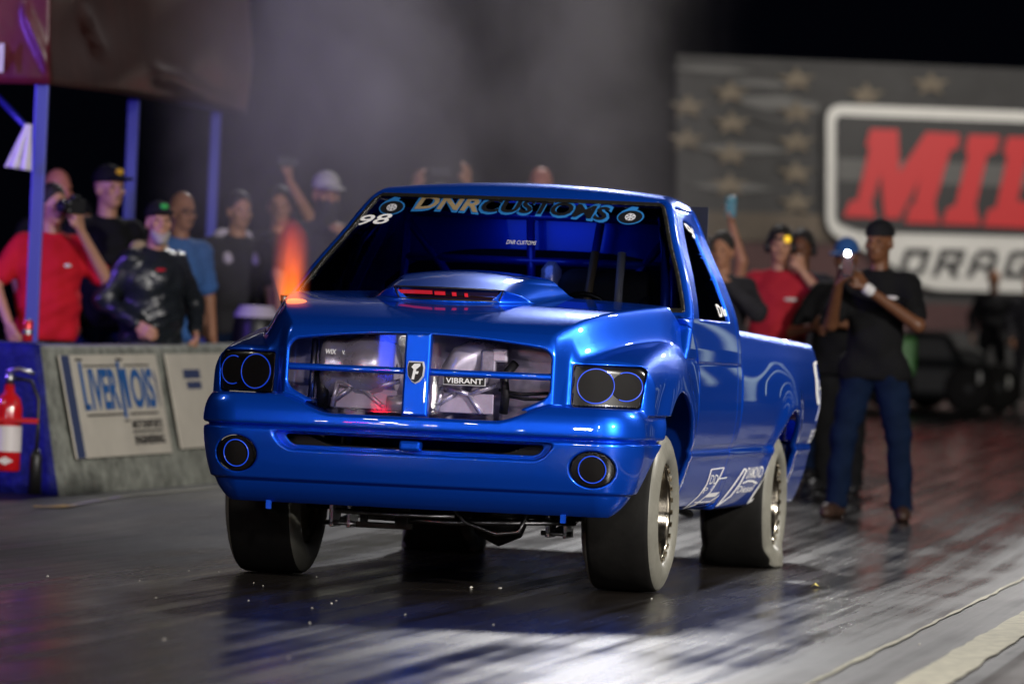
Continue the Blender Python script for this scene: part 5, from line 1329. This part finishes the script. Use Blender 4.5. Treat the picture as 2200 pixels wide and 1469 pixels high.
p15 = person('person in black T-shirt and blue jeans filming with a phone light on the right', (1893, 474), 32.45, R(-14), .0095, 'skin_brown', 'cloth_black', 'short', 'jeans_dark', 'shoe_brown', cap='cap_black', brim=False, hair=None, stance=.20, fat=1.02, hips=.035, head=(R(-14), R(2)), armL=((.275, -.14, 1.175), (-.015, -.34, 1.385)), armR=((-.25, -.16, 1.165), (-.175, -.38, 1.40)), handL={'d': (-.62, -.12, .75), 'up': (.7, -.6, .3), 'curl': .55}, handR={'d': (.25, -.1, 1), 'up': (-.8, -.6, 0), 'curl': .75}, wrist=('L', 'patch_white'), chest_patch=(.105, -.143, 1.335, 'patch_white', .045))
ph = phone(p15, (-.115, -.44, 1.515), 0, 'phone with a bright white flash held by the person in blue jeans', wide=False)
grow('flash_lamp', [('e', (0, -.012, .072), (.015, .007, .015), None)], .004, 'flash', ph, .004)
person('distant person in black standing in front of the track sign', (2137, 580), 67.0, R(-10), .028, 'skin_brown', 'cloth_black', 'long', 'cloth_black', head=(R(-20), 0), stance=.17, fat=1.1)
person('distant person in dark clothes at the right edge of the picture', (2212, 590), 66.0, R(15), .03, 'skin_tan', 'cloth_charcoal', 'long', 'cloth_charcoal')
# drum behind the barrier
db = at(548, 740, 36.2); dr = empty('equipment_drum', (db.x, 36.2, gz(36.2)), 0, 'dark rounded drum with a pale lilac band behind the far barrier', 'drum')
lathe('drum_body', [(0, 0), (0, .155), (.85, .165), (1.0, .165), (1.09, .150), (1.155, .10), (1.17, 0)], 'ext_black', dr, 32, 'z'); lathe('pale_band', [(1.075, .158), (1.10, .158), (1.16, .12)], 'belt_lilac', dr, 32, 'z')

# ------------------------------------------------------------------ exhaust flame, smoke, litter
def vol_mat(name): 
    m = bpy.data.materials.new(name); m.use_nodes = True; nt = m.node_tree; nt.nodes.remove(nt.nodes['Principled BSDF']); M[name] = m
    return m, nt, nt.nodes['Material Output']
fm, nt, out = vol_mat('flame'); N = nt.nodes.new; L = nt.links.new
tc = N('ShaderNodeTexCoord'); sx = N('ShaderNodeSeparateXYZ'); L(tc.outputs['Generated'], sx.inputs[0])
def rng(v, a, b, c, d, clamp=True):
    r = N('ShaderNodeMapRange'); r.clamp = clamp; r.inputs[1].default_value = a; r.inputs[2].default_value = b; r.inputs[3].default_value = c; r.inputs[4].default_value = d; L(v, r.inputs[0]); return r.outputs[0]
def mth(op, a, b=0.0):
    r = N('ShaderNodeMath'); r.operation = op
    for i, q in enumerate((a, b)):
        if hasattr(q, 'is_output'): L(q, r.inputs[i])
        else: r.inputs[i].default_value = q
    return r.outputs[0]
dx = mth('SUBTRACT', sx.outputs[0], .5); dy = mth('SUBTRACT', sx.outputs[1], .5)
rr = mth('SQRT', mth('ADD', mth('MULTIPLY', dx, dx), mth('MULTIPLY', dy, dy)))
core = rng(rr, .12, .48, 1, 0); hgt = rng(sx.outputs[2], .0, 1.0, 1, 0); fn_ = N('ShaderNodeTexNoise'); fn_.inputs['Scale'].default_value = 7; fn_.inputs['Detail'].default_value = 3; fm_ = N('ShaderNodeMapping'); fm_.inputs['Scale'].default_value = (1.6, 1.6, .45); L(tc.outputs['Object'], fm_.inputs[0]); L(fm_.outputs[0], fn_.inputs['Vector'])
dens = mth('MULTIPLY', mth('MULTIPLY', mth('MULTIPLY', core, core), mth('POWER', hgt, 1.1)), rng(fn_.outputs['Fac'], .3, .68, .35, 1.5))
em = N('ShaderNodeEmission'); cr = N('ShaderNodeValToRGB'); L(sx.outputs[2], cr.inputs[0])
cr.color_ramp.elements[0].color = (1.0, .17, .012, 1); cr.color_ramp.elements[1].color = (.75, .035, .012, 1); cr.color_ramp.elements[0].position = .1; cr.color_ramp.elements[1].position = .9
L(cr.outputs[0], em.inputs[0]); L(mth('MULTIPLY', dens, 22.0), em.inputs[1]); L(em.outputs[0], out.inputs['Volume'])
fl0 = Vector((-.80, .10, 1.24)); fl1 = Vector((-.90, .18, 1.62))
v, f = tube_data([(0, 0, 0), (.0, .0, .06), (-.012, 0, .14), (-.025, 0, .22), (-.04, 0, .30), (-.055, 0, .36), (-.06, 0, .40)], [.066, .084, .098, .102, .092, .062, .02], 20)
fo = link('exhaust_flame', mesh_from(v, f), 'flame'); fo.location = TW((-.835, .22, 1.24))
_fl = bpy.data.lights.new('flame_glow', 'POINT'); _fl.energy = .35; _fl.color = (1, .22, .03); _fl.shadow_soft_size = .06; _fo = bpy.data.objects.new('flame_glow', _fl); COL.objects.link(_fo); _fo.location = fo.location + Vector((-.01, 0, .14))
tag(fo, 'orange exhaust flame shooting up beside the left edge of the hood', 'flame')

sm_, nt, out = vol_mat('smoke'); N = nt.nodes.new; L = nt.links.new
tc = N('ShaderNodeTexCoord'); sx = N('ShaderNodeSeparateXYZ'); L(tc.outputs['Generated'], sx.inputs[0])
nz = N('ShaderNodeTexNoise'); nz.inputs['Scale'].default_value = .85; nz.inputs['Detail'].default_value = 4; nz.inputs['Roughness'].default_value = .55; nz.inputs['Distortion'].default_value = .6
mp = N('ShaderNodeMapping'); mp.inputs['Scale'].default_value = (1, .7, .8); mp.inputs['Location'].default_value = (3.1, 1.2, .4); L(tc.outputs['Object'], mp.inputs[0]); L(mp.outputs[0], nz.inputs['Vector'])
n1 = rng(nz.outputs['Fac'], .43, .64, 0.08, 1)
def soft(o, a, b, c, d): return mth('MULTIPLY', rng(o, a, b, 0, 1), rng(o, c, d, 1, 0))
nw = N('ShaderNodeTexNoise'); nw.inputs['Scale'].default_value = .42; nw.inputs['Detail'].default_value = 5; nw.inputs['Roughness'].default_value = .6; L(tc.outputs['Object'], nw.inputs['Vector'])
sw = N('ShaderNodeSeparateColor'); L(nw.outputs['Color'], sw.inputs[0])
gx = mth('ADD', sx.outputs[0], mth('MULTIPLY', mth('SUBTRACT', sw.outputs[0], .5), .62)); gzz = mth('ADD', sx.outputs[2], mth('MULTIPLY', mth('SUBTRACT', sw.outputs[1], .5), .5))
ed = mth('MULTIPLY', mth('MULTIPLY', soft(gx, .04, .28, .38, .92), soft(sx.outputs[1], 0, .3, .7, 1)), soft(gzz, .10, .45, .80, 1.05)); ed = mth('MULTIPLY', ed, mth('MULTIPLY', soft(sx.outputs[0], 0, .12, .85, 1), soft(sx.outputs[2], 0, .15, .9, 1)))
ps = N('ShaderNodeVolumeScatter'); ps.inputs['Color'].default_value = (.92, .87, .80, 1); ps.inputs['Anisotropy'].default_value = .15
L(mth('MULTIPLY', mth('MULTIPLY', n1, ed), .40), ps.inputs['Density']); L(ps.outputs[0], out.inputs['Volume'])
s0, s1 = at(250, 760, 31.5), at(1720, -260, 31.5)
bm = bmesh.new(); bmesh.ops.create_icosphere(bm, subdivisions=4, radius=1.0)
c = (s0 + s1) / 2; hx = (s1.x - s0.x) / 2 * 1.05; hz = (s1.z - s0.z) / 2 * 1.1
for v_ in bm.verts:
    d = v_.co.normalized(); k = max(abs(d.x), abs(d.y), abs(d.z)) ** -.55                     # rounded block
    v_.co = Vector((d.x * k * hx, d.y * k * 2.6, d.z * k * hz))
so = link('tyre_smoke', bm_mesh(bm), 'smoke'); so.location = (c.x, 32.2, c.z + .1)
tag(so, 'grey smoke cloud drifting behind and above the truck', kind='stuff')

# rubber crumbs and a leaf on the strip
rc = random.Random(11)
chips = [(102, 1238, 9), (335, 1284, 6), (352, 1374, 7), (534, 1290, 5), (665, 1338, 6), (712, 1296, 6), (722, 1290, 5), (1012, 1263, 12), (1074, 1264, 12), (670, 1306, 5), (300, 1247, 5), (406, 1226, 6), (470, 1228, 5), (680, 1239, 6), (1060, 1342, 6), (870, 1320, 6), (1400, 1286, 6), (1975, 1384, 7), (790, 1392, 5), (545, 1252, 5), (565, 1258, 5), (620, 1412, 5), (960, 1370, 5), (1668, 1302, 5), (1220, 1200, 5)]
for i, (px, py, s) in enumerate(chips):
    p = og(px, py); r = s / 1600
    bm = bmesh.new(); bmesh.ops.create_icosphere(bm, subdivisions=1, radius=r)
    for v_ in bm.verts: v_.co = Vector((v_.co.x * rc.uniform(.7, 1.5), v_.co.y * rc.uniform(.7, 1.3), v_.co.z * rc.uniform(.4, .9)))
    o = link('rubber_crumb', bm_mesh(bm), 'chip', None, False); o.location = p + Vector((0, 0, r * .5))
    big = s >= 12
    tag(o, ('left of two larger pale crumbs on the strip below the bumper' if px < 1040 else 'right of two larger pale crumbs on the strip below the bumper') if big else 'tiny pale crumb lying on the dark strip', 'crumb', 'pale crumbs scattered on the strip')
p = og(1750, 1262); bm = bmesh.new()
vs = [bm.verts.new(q) for q in ((-.02, 0, 0), (0, -.012, .012), (.022, 0, .004), (.004, .012, .022), (0, 0, .016))]
for q in ((0, 1, 4), (1, 2, 4), (2, 3, 4), (3, 0, 4)): bm.faces.new([vs[i] for i in q])
o = link('dry_leaf', bm_mesh(bm), 'leaf', None, False); o.location = p + Vector((0, 0, .003)); tag(o, 'small curled yellow leaf on the strip right of the rear wheel', 'leaf')
